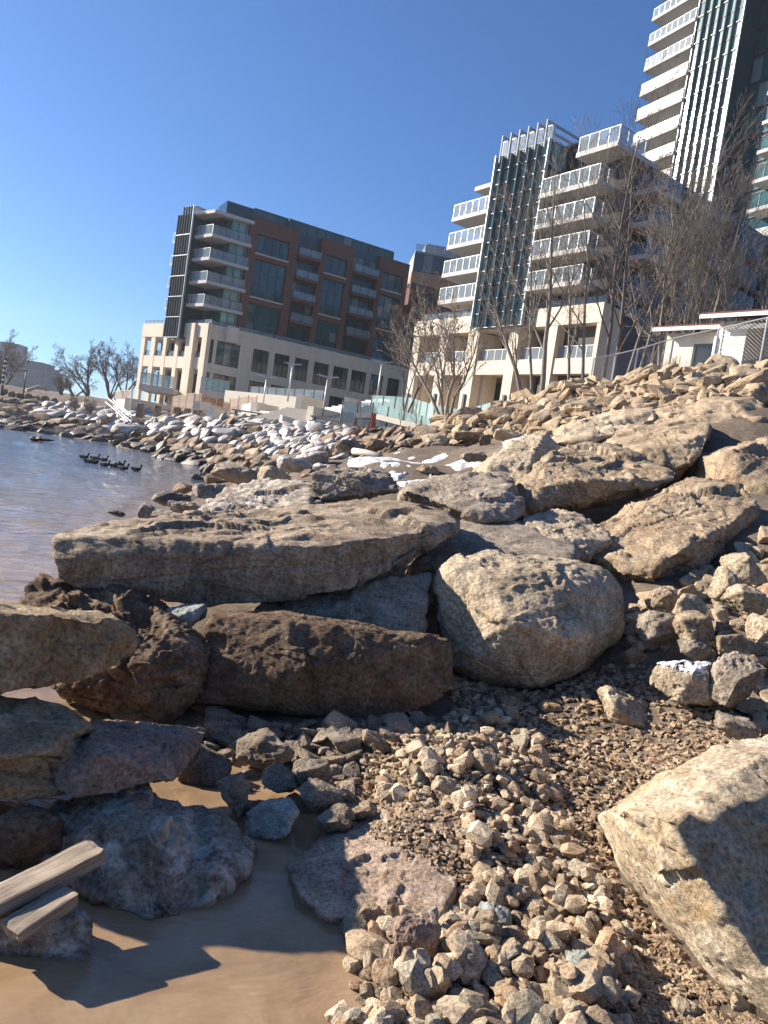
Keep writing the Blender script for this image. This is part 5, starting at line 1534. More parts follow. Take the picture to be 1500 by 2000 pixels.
def gnormal(x, y, h=0.4):
    z = ghe([x - h, x + h, x, x], [y, y, y - h, y + h])
    return Vector((-(z[1] - z[0]) / (2*h), -(z[3] - z[2]) / (2*h), 1)).normalized()

def place(name, me, x, y, z, r, rng, yaw, tiltx, normal, label, cat, group):
    o = link(name, me)
    q = normal.to_track_quat('Z', 'Y')
    R_ = q.to_matrix() @ Matrix.Rotation(yaw, 3, 'Z') @ Matrix.Rotation(tiltx[0], 3, 'X') @ Matrix.Rotation(tiltx[1], 3, 'Y')
    o.matrix_world = Matrix.Translation((x, y, z)) @ R_.to_4x4() @ Matrix.Scale(r, 4)
    return tag(o, label, cat, group)

def spot(p, x1, x2, y1, y2, words):
    q = PROJ(p)
    h = words[0] if q[0] < x1 else (words[1] if q[0] < x2 else words[2])
    v = words[3] if q[1] < y1 else (words[4] if q[1] < y2 else words[5])
    return v, h
def merged(name, items, meshes, mat, label, rng, smooth=False, flat=True, parent=None):
    Vs, Fs = [], []; n = 0
    for (x, y, z, r) in items:
        V, F, _ = meshes[rng.integers(len(meshes))]
        ax = rng.normal(size=3); ax /= np.linalg.norm(ax)
        R_ = np.array(Matrix.Rotation(rng.uniform(0, 6.28), 3, 'Z') @ Matrix.Rotation(rng.uniform(-.7, .7), 3, Vector(ax)))
        W = (V * r) @ R_.T + np.array([x, y, z])
        Vs.append(W); Fs.append(F + n); n += len(V)
    o = link(name, mesh_np(name, np.vstack(Vs), np.vstack(Fs), mat, smooth), parent)
    return tag(o, label, None, None, 'stuff')

# --- far riprap bank
RIP = [(-40, 782), (100, 790), (250, 808), (400, 812), (560, 830), (720, 848), (850, 846), (930, 852), (900, 885), (760, 900), (660, 940), (560, 975), (470, 945), (400, 930), (330, 900), (240, 872), (150, 856), (60, 842), (-40, 838)]
def in_rip(x, y, z):
    if z < -0.12: return False
    q = PROJ((x, y, z))
    return q is not None and inpoly(q[0], q[1], RIP)
pts = poisson(-45, 8, 20, 88, lambda x, y, z, g: (0.12 + 0.0082 * y) * g.uniform(0.7, 1.3), 41, 26000, in_rip)
pts.sort(key=lambda t: -t[3] / t[1])
mA = stone_meshes('riprap_stone', 8, M['riprap'], 300, flat=0.42, long=1.7, p=40)
mA3 = stone_meshes('riprap_stone', 10, M['riprap'], 315, flat=0.45, long=1.6, p=40, sub=1, rough=0)
mA2 = stone_meshes('riprap_stone', 8, M['riprap'], 310, flat=0.45, long=1.6, p=40, sub=2)
mW = stone_meshes('riprap_stone', 6, M['riprap_wet'], 320, flat=0.42, long=1.6, p=40)
mI = stone_meshes('riprap_stone', 8, M['riprap_iced'], 340, flat=0.45, long=1.6, p=22, smooth=True)
mW2 = stone_meshes('riprap_stone', 6, M['riprap_wet'], 330, flat=0.42, long=1.6, p=40, sub=2)
mI2 = stone_meshes('riprap_stone', 8, M['riprap_iced'], 360, flat=0.45, long=1.6, p=22, smooth=True, sub=2)
rg = np.random.default_rng(77)
late = {0: [], 1: [], 2: []}
def rip_pose(x, y, z, r):
    n = gnormal(x, y, 1.0)
    R_ = n.to_track_quat('Z', 'Y').to_matrix() @ Matrix.Rotation(0.35 + rg.normal() * 0.4, 3, 'Z') @ Matrix.Rotation(rg.normal() * 0.2 + 0.25, 3, 'X') @ Matrix.Rotation(-0.22 + rg.normal() * 0.2, 3, 'Y')
    return Matrix.Translation((x, y, z + r * 0.12)) @ R_.to_4x4() @ Matrix.Scale(r, 4)
LAB = ['brown-grey riprap stone on the far bank', 'dark wet riprap stone at the waterline of the far bank', 'ice-glazed pale riprap stone on the upper far bank']
for i, (x, y, z, r) in enumerate(pts):
    q = PROJ((x, y, z))
    u = rg.random()
    if z < 0.3 + 0.3 * u: k = 1
    elif 60 < q[0] < 690 and z > 0.8 + 0.7 * rg.random() and u < 0.85: k = 2
    else: k = 0
    ms = ((mA, mW, mI) if i < 290 else (mA2, mW2, mI2))[k]
    v = ms[rg.integers(len(ms))]
    mw = rip_pose(x, y, z, r)
    if i < 290:
        o = link('riprap_stone', v[2]); o.matrix_world = mw
        tag(o, ('large ' if i < 70 else '') + LAB[k] + ', ' + spot((x, y, z), 330, 600, 0, 1, ('left stretch', 'middle stretch', 'right stretch', '', '', ''))[1], 'stone', 'riprap stones of the far bank')
    else:
        late[k].append((np.array(mw), v))
for k, mt in enumerate(('riprap', 'riprap_wet', 'riprap_iced')):
    if not late[k]: continue
    Vs, Fs, n = [], [], 0
    for mw, (V, F, _) in late[k]:
        Vs.append(V @ mw[:3, :3].T + mw[:3, 3]); Fs.append(F + n); n += len(V)
    tag(link('riprap_rest', mesh_np('riprap_rest', np.vstack(Vs), np.vstack(Fs), M[mt], k == 2)), ('more distant brown-grey riprap of the far bank', 'more distant wet riprap of the far bank', 'more distant ice-glazed riprap of the far bank')[k], None, None, 'stuff')
fill = poisson(-45, 8, 20, 88, lambda x, y, z, g: 0.0075 * y * g.uniform(0.6, 1.1), 43, 9000, in_rip)
merged('riprap_filler', [(x, y, z - r * .3, r) for x, y, z, r in fill], mA3, M['riprap'], 'smaller stones filling the far bank between the riprap', rg)
# stones on the little point between the bay and the near slabs
PT = [(190, 1030), (250, 985), (330, 955), (400, 925), (480, 935), (600, 925), (600, 960), (470, 1000), (380, 1020), (300, 1040)]
def in_pt(x, y, z):
    q = PROJ((x, y, z)); return q is not None and z > -0.15 and inpoly(q[0], q[1], PT)
pp = poisson(-8, 0, 6.5, 30, lambda x, y, z, g: 0.0125 * y * g.choice([0.6, 0.9, 1.4], p=[.45, .4, .15]), 47, 7000, in_pt)
for (x, y, z, r) in pp[:140]:
    ms = (mA, mW)[int(z < 0.15 + 0.2 * rg.random())]
    place('shore_stone', ms[rg.integers(len(ms))][2], x, y, z + r * .15, r, rg, rg.uniform(0, 6.28), (rg.normal() * .3, rg.normal() * .3), gnormal(x, y, .4), 'loose stone on the wet point of the lake bay, ' + spot((x, y, z), 320, 420, 0, 1, ('at its lake tip', 'in its middle', 'at its landward end', '', '', ''))[1], 'stone', 'loose stones of the wet point')

# --- rubble slope
RUB = [(850, 842), (950, 800), (1050, 764), (1160, 733), (1300, 708), (1500, 682), (1600, 670), (1600, 760), (1440, 775), (1300, 800), (1200, 815), (1080, 850), (960, 856)]
def in_rub(x, y, z):
    q = PROJ((x, y, z)); return q is not None and inpoly(q[0], q[1], RUB)
pts = poisson(0, 18, 13, 42, lambda x, y, z, g: 0.0145 * y * g.choice([0.62, 0.8, 1.0, 1.45], p=[.3, .35, .25, .1]), 51, 16000, in_rub)
pts.sort(key=lambda t: -t[3] / t[1])
mR3 = crushed('rubble_stone', 16, M['rubble'], 440, npts=12)
mR = stone_meshes('rubble_stone', 12, M['rubble'], 400, flat=0.6, long=1.35, p=45)
for i, (x, y, z, r) in enumerate(pts[:290]):
    place('rubble_stone', mR[rg.integers(len(mR))][2], x, y, z + r * 0.25, r, rg, 0.3 + rg.normal() * 0.6, (rg.normal() * 0.35, -0.25 + rg.normal() * 0.35), gnormal(x, y, 1.0), (lambda v, h: ('large ' if i < 60 else 'small ' if i > 190 else '') + 'tan angular stone in the rubble slope, ' + v + ', ' + h)(*spot((x, y, z), 1110, 1300, 745 + (1200 - PROJ((x, y, z))[0]) * 0.12, 785 + (1200 - PROJ((x, y, z))[0]) * 0.1, ('left of the chain link fence', 'below the chain link fence', 'below the white house', 'upper rows', 'middle rows', 'lowest rows'))), 'stone', 'stones of the rubble slope')
fill = poisson(0, 18, 13, 42, lambda x, y, z, g: 0.007 * y * g.uniform(0.6, 1.2), 53, 14000, in_rub)
merged('rubble_filler', [(x, y, z + .02, r) for x, y, z, r in fill] + pts[290:], mR3, M['rubble'], 'small stones filling the rubble slope', rg)

# --- top height of the big rocks on a grid, so loose stones keep off them
GX0, GY0, GC = -3.0, 1.0, 0.03
TOPG = np.full((260, 300), -9.0)
for V, F in ROCKS:
    i = ((V[:, 0] - GX0) / GC).astype(int); j = ((V[:, 1] - GY0) / GC).astype(int)
    k = (i >= 0) & (i < 260) & (j >= 0) & (j < 300)
    np.maximum.at(TOPG, (i[k], j[k]), V[k, 2])
BOTG = np.full((260, 300), 9.0)
for V, F in ROCKS:
    i = ((V[:, 0] - GX0) / GC).astype(int); j = ((V[:, 1] - GY0) / GC).astype(int)
    k = (i >= 0) & (i < 260) & (j >= 0) & (j < 300)
    np.minimum.at(BOTG, (i[k], j[k]), V[k, 2])
def rock_free(x, y, z):
    i, j = int((x - GX0) / GC), int((y - GY0) / GC)
    return not (0 <= i < 260 and 0 <= j < 300) or TOPG[i, j] < z + 0.01 or BOTG[i, j] > z + 0.03
def rock_top(x, y):
    i, j = int((x - GX0) / GC), int((y - GY0) / GC)
    return TOPG[i, j] if 0 <= i < 260 and 0 <= j < 300 else -9

# --- cobbles on the right slope
COB = [(1215, 1270), (1240, 1190), (1330, 1150), (1420, 1080), (1600, 1010), (1600, 1440), (1420, 1420), (1260, 1330)]
def in_cob(x, y, z):
    q = PROJ((x, y, z)); return q is not None and inpoly(q[0], q[1], COB) and rock_top(x, y) < z + 0.05
mC = stone_meshes('cobble', 8, M['cobble'], 500, flat=0.7, long=1.3, sub=4, p=26, rough=0.06)
pts = poisson(0.8, 5, 3.0, 8.5, lambda x, y, z, g: 0.0165 * y * g.choice([0.6, 0.85, 1.2], p=[.5, .35, .15]), 61, 12000, in_cob)
for (x, y, z, r) in pts[:240]:
    place('cobble', mC[rg.integers(len(mC))][2], x, y, z + r * 0.35, r, rg, rg.uniform(0, 6.28), (rg.normal() * .4, rg.normal() * .4), gnormal(x, y, .2), 'tan angular cobble lying loose on the right slope, ' + ' '.join(spot((x, y, z), 1340, 1440, 1180, 1290, ('next to the round boulder', 'in the middle', 'at the right edge', 'upper part', 'middle part', 'lower part'))), 'cobble', 'loose cobbles on the right slope')

# --- dark stones in the shadowed hollow behind the pool
HOL = [(370, 1385), (520, 1395), (700, 1420), (870, 1395), (760, 1450), (700, 1500), (690, 1600), (600, 1640), (500, 1640), (440, 1540), (350, 1500)]
def in_hol(x, y, z):
    q = PROJ((x, y, z)); return q is not None and inpoly(q[0], q[1], HOL) and rock_top(x, y) < z + 0.03
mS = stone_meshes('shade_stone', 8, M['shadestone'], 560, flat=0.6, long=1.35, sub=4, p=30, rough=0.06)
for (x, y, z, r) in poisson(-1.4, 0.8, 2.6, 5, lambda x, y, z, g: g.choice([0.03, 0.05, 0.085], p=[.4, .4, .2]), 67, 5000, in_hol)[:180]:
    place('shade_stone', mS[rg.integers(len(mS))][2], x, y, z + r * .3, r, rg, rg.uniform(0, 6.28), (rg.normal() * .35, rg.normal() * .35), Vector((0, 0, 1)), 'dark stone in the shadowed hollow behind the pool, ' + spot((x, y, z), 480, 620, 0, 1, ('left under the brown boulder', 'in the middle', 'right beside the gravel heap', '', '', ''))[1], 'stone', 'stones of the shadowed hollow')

# --- gravel
COARSE = [(670, 1500), (760, 1450), (880, 1400), (985, 1368), (1050, 1440), (1110, 1620), (1190, 1750), (1260, 1900), (1300, 2080), (440, 2080), (590, 1930), (690, 1800), (905, 1770), (905, 1580), (760, 1580)]
FINE = [(640, 1530), (780, 1440), (880, 1400), (880, 1320), (1260, 1300), (1430, 1390), (1600, 1480), (1600, 2100), (560, 2100), (690, 1800), (640, 1620)]
def coarse_ok(x, y, z):
    if z < -0.07: return False
    q = PROJ((x, y, z)); return q is not None and inpoly(q[0], q[1], COARSE) and rock_free(x, y, z)
def fine_ok(x, y, z):
    if z < -0.03: return False
    q = PROJ((x, y, z)); return q is not None and inpoly(q[0], q[1], FINE) and rock_free(x, y, z)
HM = np.zeros((400, 400)); HX, HY, HC = -0.8, 1.2, 0.011
hx, hy = np.meshgrid(HX + HC * np.arange(400), HY + HC * np.arange(400), indexing='ij')
HM = ghe(hx.ravel(), hy.ravel()).reshape(400, 400)
def settle(x, y, r):
    i, j = int((x - HX) / HC), int((y - HY) / HC); k = max(1, int(r * 0.9 / HC))
    if not (k < i < 399 - k and k < j < 399 - k): return gh(x, y) + r * .35
    blk_ = HM[i-k:i+k+1, j-k:j+k+1]
    base = blk_.mean() * 0.6 + np.percentile(blk_, 85) * 0.4
    a, b = np.meshgrid(np.arange(-k, k+1), np.arange(-k, k+1), indexing='ij')
    dome = base + r * 0.38 + r * 0.62 * np.sqrt(np.maximum(0, 1 - (a*a + b*b) / (k*k + .5)))
    inside = (a*a + b*b) <= k*k
    blk_[inside] = np.maximum(blk_[inside], dome[inside])
    return base + r * 0.42
mF = crushed('gravel', 14, M['fine_gravel'], 640, npts=9)
mG = crushed('gravel_stone', 24, M['gravel'], 600, npts=26)
mG2 = crushed('gravel_stone', 20, M['gravel'], 660, npts=16)
rs = np.random.default_rng(8)
def scatter(n, x0, x1, y0, y1, ok, rfun):
    X = rs.uniform(x0, x1, n); 
    # even in the picture, not on the ground
    Y = 1.0 / rs.uniform(1 / y1, 1 / y0, n)
    X = X * Y
    Z = ghe(X, Y); out = []
    for x, y, z in zip(X, Y, Z):
        if ok(x, y, z): out.append((x, y, z, rfun(y)))
    return out
fine = scatter(46000, -0.25, 0.66, 1.45, 6.0, fine_ok, lambda y: 0.0030 * y * rs.uniform(0.6, 1.5) + 0.002)
merged('fine_gravel', [(x, y, z + r * .25, r) for x, y, z, r in fine], mF, M['fine_gravel'], 'fine brown gravel covering the shore', rs)
co1 = scatter(10500, -0.3, 0.45, 1.45, 4.8, coarse_ok, lambda y: 0.009 + 0.019 * rs.random() ** 1.7)
merged('coarse_gravel', [(x, y, settle(x, y, r), r) for x, y, z, r in co1], mG2, M['gravel'], 'broken grey and tan gravel heaped between the pool and the path', rs)
co2 = scatter(1500, -0.3, 0.42, 1.5, 4.4, coarse_ok, lambda y: rs.choice([0.026, 0.032, 0.042, 0.055], p=[.4, .35, .2, .05]))[:285]
for (x, y, z, r) in sorted(co2, key=lambda t: -t[3]):
    zz_ = settle(x, y, r)
    place('gravel_stone', mG[rs.integers(len(mG))][2], x, y, zz_, r, rs, rs.uniform(0, 6.28), (rs.normal() * .5, rs.normal() * .5), Vector((0, 0, 1)), (('largest-sized' if r > .05 else 'fist-sized' if r > .03 else 'egg-sized') + ' angular stone in the gravel heap, ' + (lambda v, h: v + ', ' + h)(*spot((x, y, z), 880, 1060, 1560, 1800, ('on the pool side', 'along its middle', 'on the path side', 'near its crest', 'half way down', 'near the bottom edge')))), 'stone', 'larger stones of the gravel heap')

# ------------------------------------------------------------------ rocks between the near slabs and the far bank
N_ = [
 ('dark block at the water edge behind the left end of the long slab', 333, 976, 80, 32, 'riprap_wet', 9.5),
 ('small pale rock on the water edge behind the dark block', 355, 955, 40, 24, 'riprap', 12.5),
 ('grey rock right of the dark water-edge block', 408, 958, 76, 34, 'limestone_grey', 10.5),
 ('pale rock washed by the lake at the left end of the rocky point', 292, 1006, 66, 46, 'limestone_grey', 8.2),
 ('rounded whitish rock in front of the grey water-edge rock', 354, 990, 64, 28, 'lichen_rock', 9.0),
 ('wet pale rock just behind the left end of the long slab', 336, 1013, 90, 30, 'lichen_rock', 7.9),
 ('low pale rock at the lake edge beyond the long slab tip', 232, 1028, 74, 24, 'limestone_grey', 8.2),
 ('small flat rock awash in the lake off the point', 224, 1003, 36, 12, 'riprap_wet', 11.5),
 ('whitish boulder at the head of the lake bay', 455, 925, 96, 40, 'limestone_grey', 13.5),
 ('tan pale boulder left of the perched block', 536, 928, 70, 42, 'limestone_pale', 11.0),
 ('large ice-coated boulder behind the perched block', 616, 896, 92, 38, 'riprap_iced', 15),
 ('ice mound flowing down behind the tan pale boulder', 570, 908, 80, 34, 'riprap_iced', 14),
 ('ice-coated rock behind the left of the perched block', 640, 918, 70, 24, 'riprap_iced', 12.5),
 ('grey squared rock at the back of the snowy flat', 684, 872, 64, 30, 'riprap', 21),
 ('second grey squared rock at the back of the snowy flat', 740, 871, 52, 26, 'riprap', 22),
 ('tan angular rock behind the snowy flat, left of the flat tan slabs', 797, 868, 50, 28, 'limestone', 21),
 ('flat tan slab right of the tan angular rock at the snow', 855, 862, 70, 26, 'limestone_pale', 20),
 ('small low rock in the middle of the snow', 836, 917, 50, 20, 'limestone', 13.5),
 ('dark brown stump-shaped stone standing beside the yellow rock', 948, 862, 26, 36, 'brownstone', 15.5),
 ('purple-grey rounded rock beside the snow, left of the yellow rock', 926, 890, 56, 24, 'limestone_grey', 13.5),
 ('pale rock at the lower left foot of the rubble slope', 930, 826, 60, 34, 'limestone_pale', 24),
 ('tan rock above the yellow rock', 1000, 852, 70, 24, 'limestone_pale', 17),
 ('flat tan rock between the yellow rock and the rubble', 920, 850, 70, 20, 'limestone', 20),
 ('tan rock tucked above the huge tan boulder', 1130, 850, 90, 34, 'limestone_pale', 13.5),
 ('pale rock at the right edge below the rubble slope', 1490, 770, 80, 46, 'limestone', 15.5),
 ('white frosty boulder at the top of the far bank at left', 131, 801, 34, 20, 'riprap_iced', 74),
 ('low dark rock in the lake near the far left shore', 78, 857, 44, 9, 'riprap_wet', 41),
 ('low dark rock among the ducks', 168, 888, 24, 8, 'riprap_wet', 36.5),
 ('peaked dark rock in the water beyond the ducks', 198, 887, 32, 12, 'riprap_wet', 40),
]
for i, (lab, px, py, w, h, mt, y) in enumerate(N_):
    stone_at(lab, px, py, w, h, M[mt], 700 + i, y, depth=0.9, sub=5, p=24, rough=0.06, name='rock', cat='rock', rot=random.Random(i).uniform(-.15, .1))
# stone blocks of the low wall at far left, and upright stones along the crest
order = ['leftmost', 'second', 'third', 'fourth', 'fifth', 'sixth', 'seventh']
for k, (a, b, t, u) in enumerate([(0, 14, 757, 771), (15, 30, 763, 777), (30, 47, 766, 779), (48, 62, 768, 781), (62, 77, 770, 784), (77, 98, 772, 789), (98, 112, 776, 791)]):
    stone_at(order[k] + ' block from the left in the low stone wall on the far bank', (a + b) / 2, (t + u) / 2, b - a, (u - t) * 1.1, M['riprap'], 760 + k, 80, depth=0.8, sub=4, p=12, name='wall_block', cat='block', group='blocks of the low wall on the far bank', cuts=0, rough=0.04)
for k, px in enumerate((274, 308, 346, 366, 383, 393, 416)):
    q = P(px, 797 + (px - 274) * 0.10, 68 - (px - 274) * 0.03)
    w_ = 0.28
    bm_pts = [q + Vector((sx * w_, sy * w_, sz)) for sx in (-1, 1) for sy in (-1, 1) for sz in (-0.9, 0.35)] + [q + Vector((0, 0, .45))]
    V, F = rock_shape(bm_pts, 800 + k, sub=4, p=14, rough=.05, cuts=1)
    c = V.mean(0); c[2] = V[:, 2].min()
    o = link('bollard_stone', mesh_np('bollard_stone', V - c, F, M['riprap'], True), None, Vector(c))
    tag(o, order[k] + ' upright bollard stone from the left on the bank crest', 'bollard', 'upright stones on the bank crest')

# --- snow lying between the rocks
def snow_patch(label, poly, seed, thr=-0.1):
    xs = [ghit(*q) for q in poly]
    x0, x1 = min(q.x for q in xs) - .3, max(q.x for q in xs) + .3; y0, y1 = min(q.y for q in xs) - .4, max(q.y for q in xs) + .4
    n = 110
    X, Y = np.meshgrid(np.linspace(x0, x1, n), np.linspace(y0, y1, n), indexing='ij')
    Z = ghe(X.ravel(), Y.ravel())
    pn = np.stack([X.ravel(), Y.ravel(), Z * 0], 1)
    ns = fbm(pn * np.array([2.2, 3.5, 1]), seed, 5, 0.7)
    ins = np.array([(lambda q: q is not None and inpoly(q[0], q[1], poly))(PROJ((x, y, z))) for x, y, z in zip(X.ravel(), Y.ravel(), Z)])
    m = (ins & (ns > thr)).reshape(n, n)
    # distance-like soft edge
    s = m.astype(float)
    for _ in range(4):
        s = (s + np.roll(s, 1, 0) + np.roll(s, -1, 0) + np.roll(s, 1, 1) + np.roll(s, -1, 1)) / 5
    Z2 = (Z + 0.03).reshape(n, n) + 0.03 * s - 0.09 * (1 - s) + 0.02 * np.clip(ns, -1, 1).reshape(n, n)
    idx = np.arange(n * n).reshape(n, n)
    keep = (s > 0.08)
    f = [(idx[i, j], idx[i+1, j], idx[i+1, j+1], idx[i, j+1]) for i in range(n-1) for j in range(n-1) if keep[i, j] and keep[i+1, j] and keep[i+1, j+1] and keep[i, j+1]]
    if not f: return
    F = np.array(f); used = np.unique(F); rm = np.zeros(n * n, int); rm[used] = np.arange(len(used))
    V = np.stack([X.ravel(), Y.ravel(), Z2.ravel()], 1)[used]
    o = link('snow_patch', mesh_np('snow_patch', V, rm[F], M['snow'], True))
    tag(o, label, None, None, 'stuff')
snow_patch('snow patch right behind the perched block', [(758, 922), (840, 920), (850, 948), (765, 960)], 3, -0.25)
snow_patch('broad thin snow between the rocks of the shore flat', [(660, 888), (760, 882), (900, 884), (955, 897), (952, 916), (880, 918), (760, 910), (690, 915)], 5, 0.05)
snow_patch('snow strip beside the stump-shaped stone', [(980, 850), (1030, 848), (1030, 868), (985, 870)], 7, -0.2)

# --- driftwood
def log(label, pts, r, mat='driftwood', name='driftwood'):
    W = [P(*q) for q in pts]
    tag(MB().tube(W, [r * (1 - 0.12 * i) for i in range(len(W))], 8).build(name, M[mat], None, True, W[0].copy()), label, 'driftwood')
log('white driftwood branch lying on the crest of the far bank', [(462, 833, 50), (485, 829, 50), (510, 828, 50.3), (532, 821, 51)], 0.12)
log('short weathered log in the snow behind the perched block', [(690, 881, 19.5), (715, 884, 19.2), (742, 890, 18.5)], 0.09)
log('long brown board lying behind the snow', [(795, 884, 18.5), (850, 886, 18.0), (902, 888, 17.5)], 0.07, 'wood')
log('long grey log on the wall at far left', [(52, 763, 83), (75, 755, 84), (92, 762, 84)], 0.22)

# --- ducks on the water
def duck(px, py, seed, heading, sc=0.72):
    d = ray(px, py); t = -EYE.z / d.z; c = EYE + d * t
    e = empty('duck', Vector((c.x, c.y, 0)), 'dark duck swimming in the group off the far bank', 'duck', 'ducks on the lake')
    V, F = ico(4); V = V.copy()
    x = V[:, 0]
    V = V * np.array([0.27, 0.12, 0.10]) 
    V[:, 2] += 0.05 + 0.07 * np.clip(-x - 0.4, 0, 1)
    V[:, 1] *= 1 - 0.5 * np.clip(-x - .3, 0, 1)
    R_ = np.array(Matrix.Rotation(heading, 3, 'Z'))
    link('body', mesh_np('body', V @ R_.T, F, M['duck'], True), e)
    h = (ico(3)[0] * np.array([0.065, 0.05, 0.055]) + np.array([0.25, 0, 0.27]))
    n_ = MB()
    n_.tube([Vector((0.2, 0, 0.08)), Vector((0.235, 0, 0.2)), Vector((0.25, 0, 0.27))], [0.06, 0.045, 0.05], 8)
    n_.v = [Matrix.Rotation(heading, 3, 'Z') @ p for p in n_.v]
    n_.build('neck', M['duck'], e, True, Vector((0, 0, 0)))
    link('head', mesh_np('head', h @ R_.T, ico(3)[1], M['duck'], True), e)
    b = MB(); b.tube([Vector((0.30, 0, 0.265)), Vector((0.37, 0, 0.25))], [0.025, 0.012], 6)
    b.v = [Matrix.Rotation(heading, 3, 'Z') @ p for p in b.v]; b.build('bill', M['post_tan'], e, True, Vector((0, 0, 0)))
    s = (ico(3)[0] * np.array([0.10, 0.125, 0.055]) + np.array([-0.02, 0, 0.06]))
    link('side_patch', mesh_np('side_patch', s @ R_.T, ico(3)[1], M['duck_white'], True), e)
    e.scale = (sc, sc, sc)
for k, (px, py) in enumerate([(163, 894), (184, 896), (201, 899), (172, 902), (182, 904), (203, 909), (222, 911), (233, 909), (240, 916), (265, 918)]):
    duck(px, py, k, 0.3 + 0.25 * math.sin(k * 2.1))

# ------------------------------------------------------------------ bare trees
def grow(mt, mc, p, d, L, r, lev, rg, maxlev, rmin, up=0.25, kink=0.16, leaves=None):
    n = 5 if lev == 0 else (4 if lev < 3 else 2)
    pts = [p.copy()]; rad_ = [r]
    cur = p.copy(); dd = d.copy()
    for i in range(n):
        dd = (dd + Vector((rg.gauss(0, kink), rg.gauss(0, kink), rg.gauss(0, kink) * .6 + up * .12))).normalized()
        cur = cur + dd * (L / n)
        pts.append(cur.copy()); rad_.append(max(rmin * .6, r * (1 - 0.68 * (i + 1) / n)))
    (mt if lev == 0 else mc).tube(pts, rad_, 7 if lev == 0 else (5 if lev == 1 else 3), False)
    if lev >= maxlev:
        if leaves is not None and rg.random() < leaves[1]:
            for _ in range(leaves[2]):
                q = cur + Vector((rg.gauss(0, .15), rg.gauss(0, .15), rg.gauss(0, .15))); s = rg.uniform(.04, .1)
                a = Vector((rg.gauss(0, 1), rg.gauss(0, 1), rg.gauss(0, 1))).normalized(); b = a.cross(Vector((0.3, 0.2, 1))).normalized()
                leaves[0].quad(q - a*s - b*s*.6, q + a*s - b*s*.6, q + a*s + b*s*.6, q - a*s + b*s*.6)
        return
    nb = [7, 5, 4, 3][lev] if lev < 4 else 2
    for i in range(nb):
        t = (0.32 if lev == 0 else 0.25) + (0.68 if lev == 0 else 0.75) * (i + rg.random()) / nb
        k = min(int(t * n), n - 1); f = t * n - k
        q = pts[k].lerp(pts[k+1], f); rr = rad_[k] * (1 - f) + rad_[k+1] * f
        ax = (pts[k+1] - pts[k]).normalized()
        side = Vector((rg.gauss(0, 1), rg.gauss(0, 1), rg.gauss(0, 1)))
        side = (side - ax * side.dot(ax)).normalized()
        ang = rg.uniform(0.45, 0.95)
        nd = (ax * math.cos(ang) + side * math.sin(ang) + Vector((0, 0, up))).normalized()
        grow(mt, mc, q, nd, L * rg.uniform(0.34, 0.55) * (1 - 0.35 * t if lev == 0 else 1), max(rmin, rr * rg.uniform(.45, .65)), lev + 1, rg, maxlev, rmin, up, kink * 1.15, leaves)
    # leader
    grow(mt, mc, cur, dd, L * 0.35, max(rmin, rad_[-1]), lev + 1, rg, maxlev, rmin, up, kink, leaves)

def tree(label, base, top, y, seed, r=0.13, stems=1, maxlev=3, rmin=0.012, mat='bark', up=0.3, spread=0.35, leaf=None, group='bare trees on the slope', name='bare_tree', cat='tree', kink=0.12):
    rg = random.Random(seed)
    B = P(*base, y); T = P(*top, y)
    B.z = min(B.z, gh(B.x, B.y) + 0.1) if y < 90 else B.z
    e = empty(name, B, label, cat, group)
    mt, mc, ml = MB(), MB(), MB()
    for s in range(stems):
        tgt = T + (Vector((rg.uniform(-1, 1), rg.uniform(-1, 1), rg.uniform(-.2, .1))) * spread * (T - B).length * (stems > 1))
        v = tgt - B
        L = v.length
        grow(mt, mc, B + Vector((rg.uniform(-.1, .1) * (stems > 1), 0, -0.2)), v.normalized(), L * 0.78, r * (1 if stems == 1 else rg.uniform(.6, 1)), 0, rg, maxlev, rmin, up, kink, (ml, leaf[0], leaf[1]) if leaf else None)
    mt.build('trunk', M[mat], e, True)
    c = mc.build('crown', M[mat], e, True)
    if ml.v:
        l = ml.build('dry_leaves', M['dry_leaf'], e); l['kind'] = 'stuff'
    return e

tree('small many-stemmed bare tree in front of the ramp and middle building', (873, 828), (862, 600), 37, 1, r=0.13, stems=5, maxlev=3, rmin=0.014, mat='bark_pale', spread=0.28)
tree('thin bare tree with brown leaves left of the middle building', (795, 800), (806, 575), 56, 2, r=0.11, stems=3, maxlev=3, rmin=0.013, spread=0.22, leaf=(0.10, 6))
TR = [((1030, 768), (985, 520), 46, 'bare tree leaning left in front of the finned glass tower'),
      ((1045, 763), (1040, 360), 45, 'straight bare tree before the right edge of the finned glass tower'),
      ((1063, 748), (1105, 330), 44, 'bare tree curving right before the long balconies'),
      ((1123, 735), (1135, 430), 46, 'slender bare tree before the right end of the beige base'),
      ((1155, 731), (1110, 300), 44, 'dark bare tree leaning left at the corner of the beige base'),
      ((1190, 700), (1175, 215), 45, 'tallest dark bare tree right of the beige base'),
      ((1202, 700), (1225, 300), 46, 'dark bare tree close beside the tallest one'),
      ((1222, 695), (1285, 260), 47, 'bare tree leaning right behind the chain link fence'),
      ((1243, 695), (1330, 330), 45, 'bare tree leaning right, left of the white house'),
      ((1318, 640), (1310, 380), 47, 'bare tree behind the left end of the house roof'),
      ((1347, 632), (1338, 370), 46, 'bare tree behind the middle of the house roof'),
      ((1362, 632), (1365, 400), 48, 'slim bare tree behind the house, right of the middle one'),
      ((1402, 618), (1440, 380), 46, 'bare tree leaning right behind the house gable'),
      ((1448, 612), (1480, 370), 47, 'bare tree behind the right part of the house roof'),
      ((1480, 610), (1530, 390), 45, 'bare tree at the right edge behind the house')]
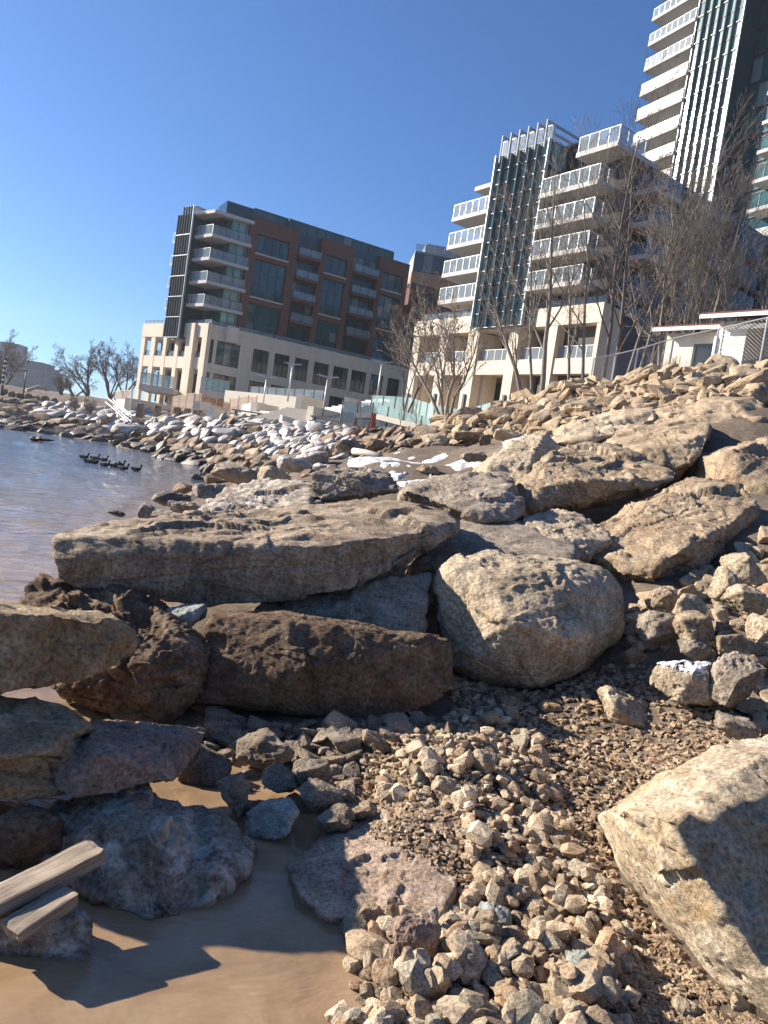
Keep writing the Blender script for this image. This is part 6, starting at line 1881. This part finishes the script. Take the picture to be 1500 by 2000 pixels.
for k, (b, t, y, lab) in enumerate(TR):
    tree(lab, b, t, y, 20 + k, r=random.Random(k).uniform(0.10, 0.19), maxlev=4, rmin=0.010, mat='bark' if k in (5, 6) else 'bark_pale', leaf=(0.03, 3) if k == 7 else None, kink=0.07)
proto = [o for o in bpy.data.objects if o.name.startswith('bare_tree') and o.get('group') == 'bare trees on the slope']
rt = random.Random(12)
for k, (px, py, y) in enumerate([(1275, 690, 50), (1295, 665, 51), (1330, 640, 50), (1382, 625, 50), (1420, 618, 51), (1465, 612, 50), (1510, 605, 49), (1260, 695, 52), (1350, 630, 52)]):
    src = proto[2 + (k * 5) % (len(proto) - 2)]
    q = P(px, py, y); q.z = min(q.z, gh(q.x, q.y) + .1)
    c = src.copy(); COL.objects.link(c); c.location = q; c.rotation_euler = (rt.uniform(-.06, .06), rt.uniform(-.06, .06), rt.uniform(0, 6.28))
    sc_ = rt.uniform(0.75, 1.1); c.scale = (sc_, sc_, sc_)
    c['label'] = 'bare tree deep in the thicket behind the front row of slope trees'; c['group'] = 'thicket trees behind the slope trees'
    for ch in src.children:
        d = ch.copy(); COL.objects.link(d); d.parent = c
FT = [((172, 776), (178, 684), 125, 'left bare tree of the round-crowned group beyond the bank'),
      ((215, 778), (212, 682), 130, 'middle bare tree of the round-crowned group beyond the bank'),
      ((243, 775), (258, 684), 135, 'right bare tree of the round-crowned group, beside the left building'),
      ((2, 765), (8, 668), 120, 'bare tree at the left edge of the view'),
      ((120, 775), (118, 735), 140, 'low bare tree left of the round-crowned group'),
      ((145, 778), (143, 728), 138, 'low bushy bare tree at the foot of the round-crowned group')]
for k, (b, t, y, lab) in enumerate(FT):
    tree(lab, b, t, y, 60 + k, r=0.28, stems=4 if k < 4 else 5, maxlev=4 if k < 4 else 3, rmin=0.024, mat='twig_far', up=0.15, spread=0.42, group='bare trees beyond the far bank', kink=0.15)
for k, (b, t, y, lab) in enumerate([((150, 800), (152, 770), 73, 'grey brush on the bank beside the stone stairs'), ((178, 802), (180, 778), 71, 'low twiggy shrub at the top of the stone stairs'),
                                    ((1310, 712), (1312, 690), 26.5, 'dry tan weeds at the left corner of the house')]):
    tree(lab, b, t, y, 80 + k, r=0.03 if k < 2 else 0.012, stems=9, maxlev=2, rmin=0.014 if k < 2 else 0.005, mat='twig_far' if k < 2 else 'dry_grass', up=0.2, spread=0.7, group=None, name='shrub', cat='shrub')
for k, (px, py, tx, ty, y, lab) in enumerate([(707, 836, 708, 752, 47, 'thin bare sapling before the ramp, left one'), (722, 836, 724, 745, 47, 'thin bare sapling before the ramp, tallest'), (782, 845, 785, 760, 45, 'thin bare sapling before the lower ramp'), (812, 845, 810, 775, 44, 'thin bare sapling near the foot of the ramp')]):
    tree(lab, (px, py), (tx, ty), y, 90 + k, r=0.03, maxlev=2, rmin=0.008, mat='bark_pale', group='saplings before the ramp', name='sapling')

# ------------------------------------------------------------------ air
hz_ = NT('haze')
hz_.n.remove(hz_.b)
pv = hz_.n.new('ShaderNodeVolumePrincipled')
pv.inputs['Color'].default_value = (0.86, 0.92, 1.0, 1)
pv.inputs['Density'].default_value = 0.00025
pv.inputs['Anisotropy'].default_value = 0.3
hz_.l(pv.outputs[0], hz_.out.inputs['Volume'])
hm_ = MB().box(-420, 420, -90, 620, -6, 82)
tag(hm_.build('haze', hz_.m), 'thin winter haze over the lake shore', None, None, 'stuff')
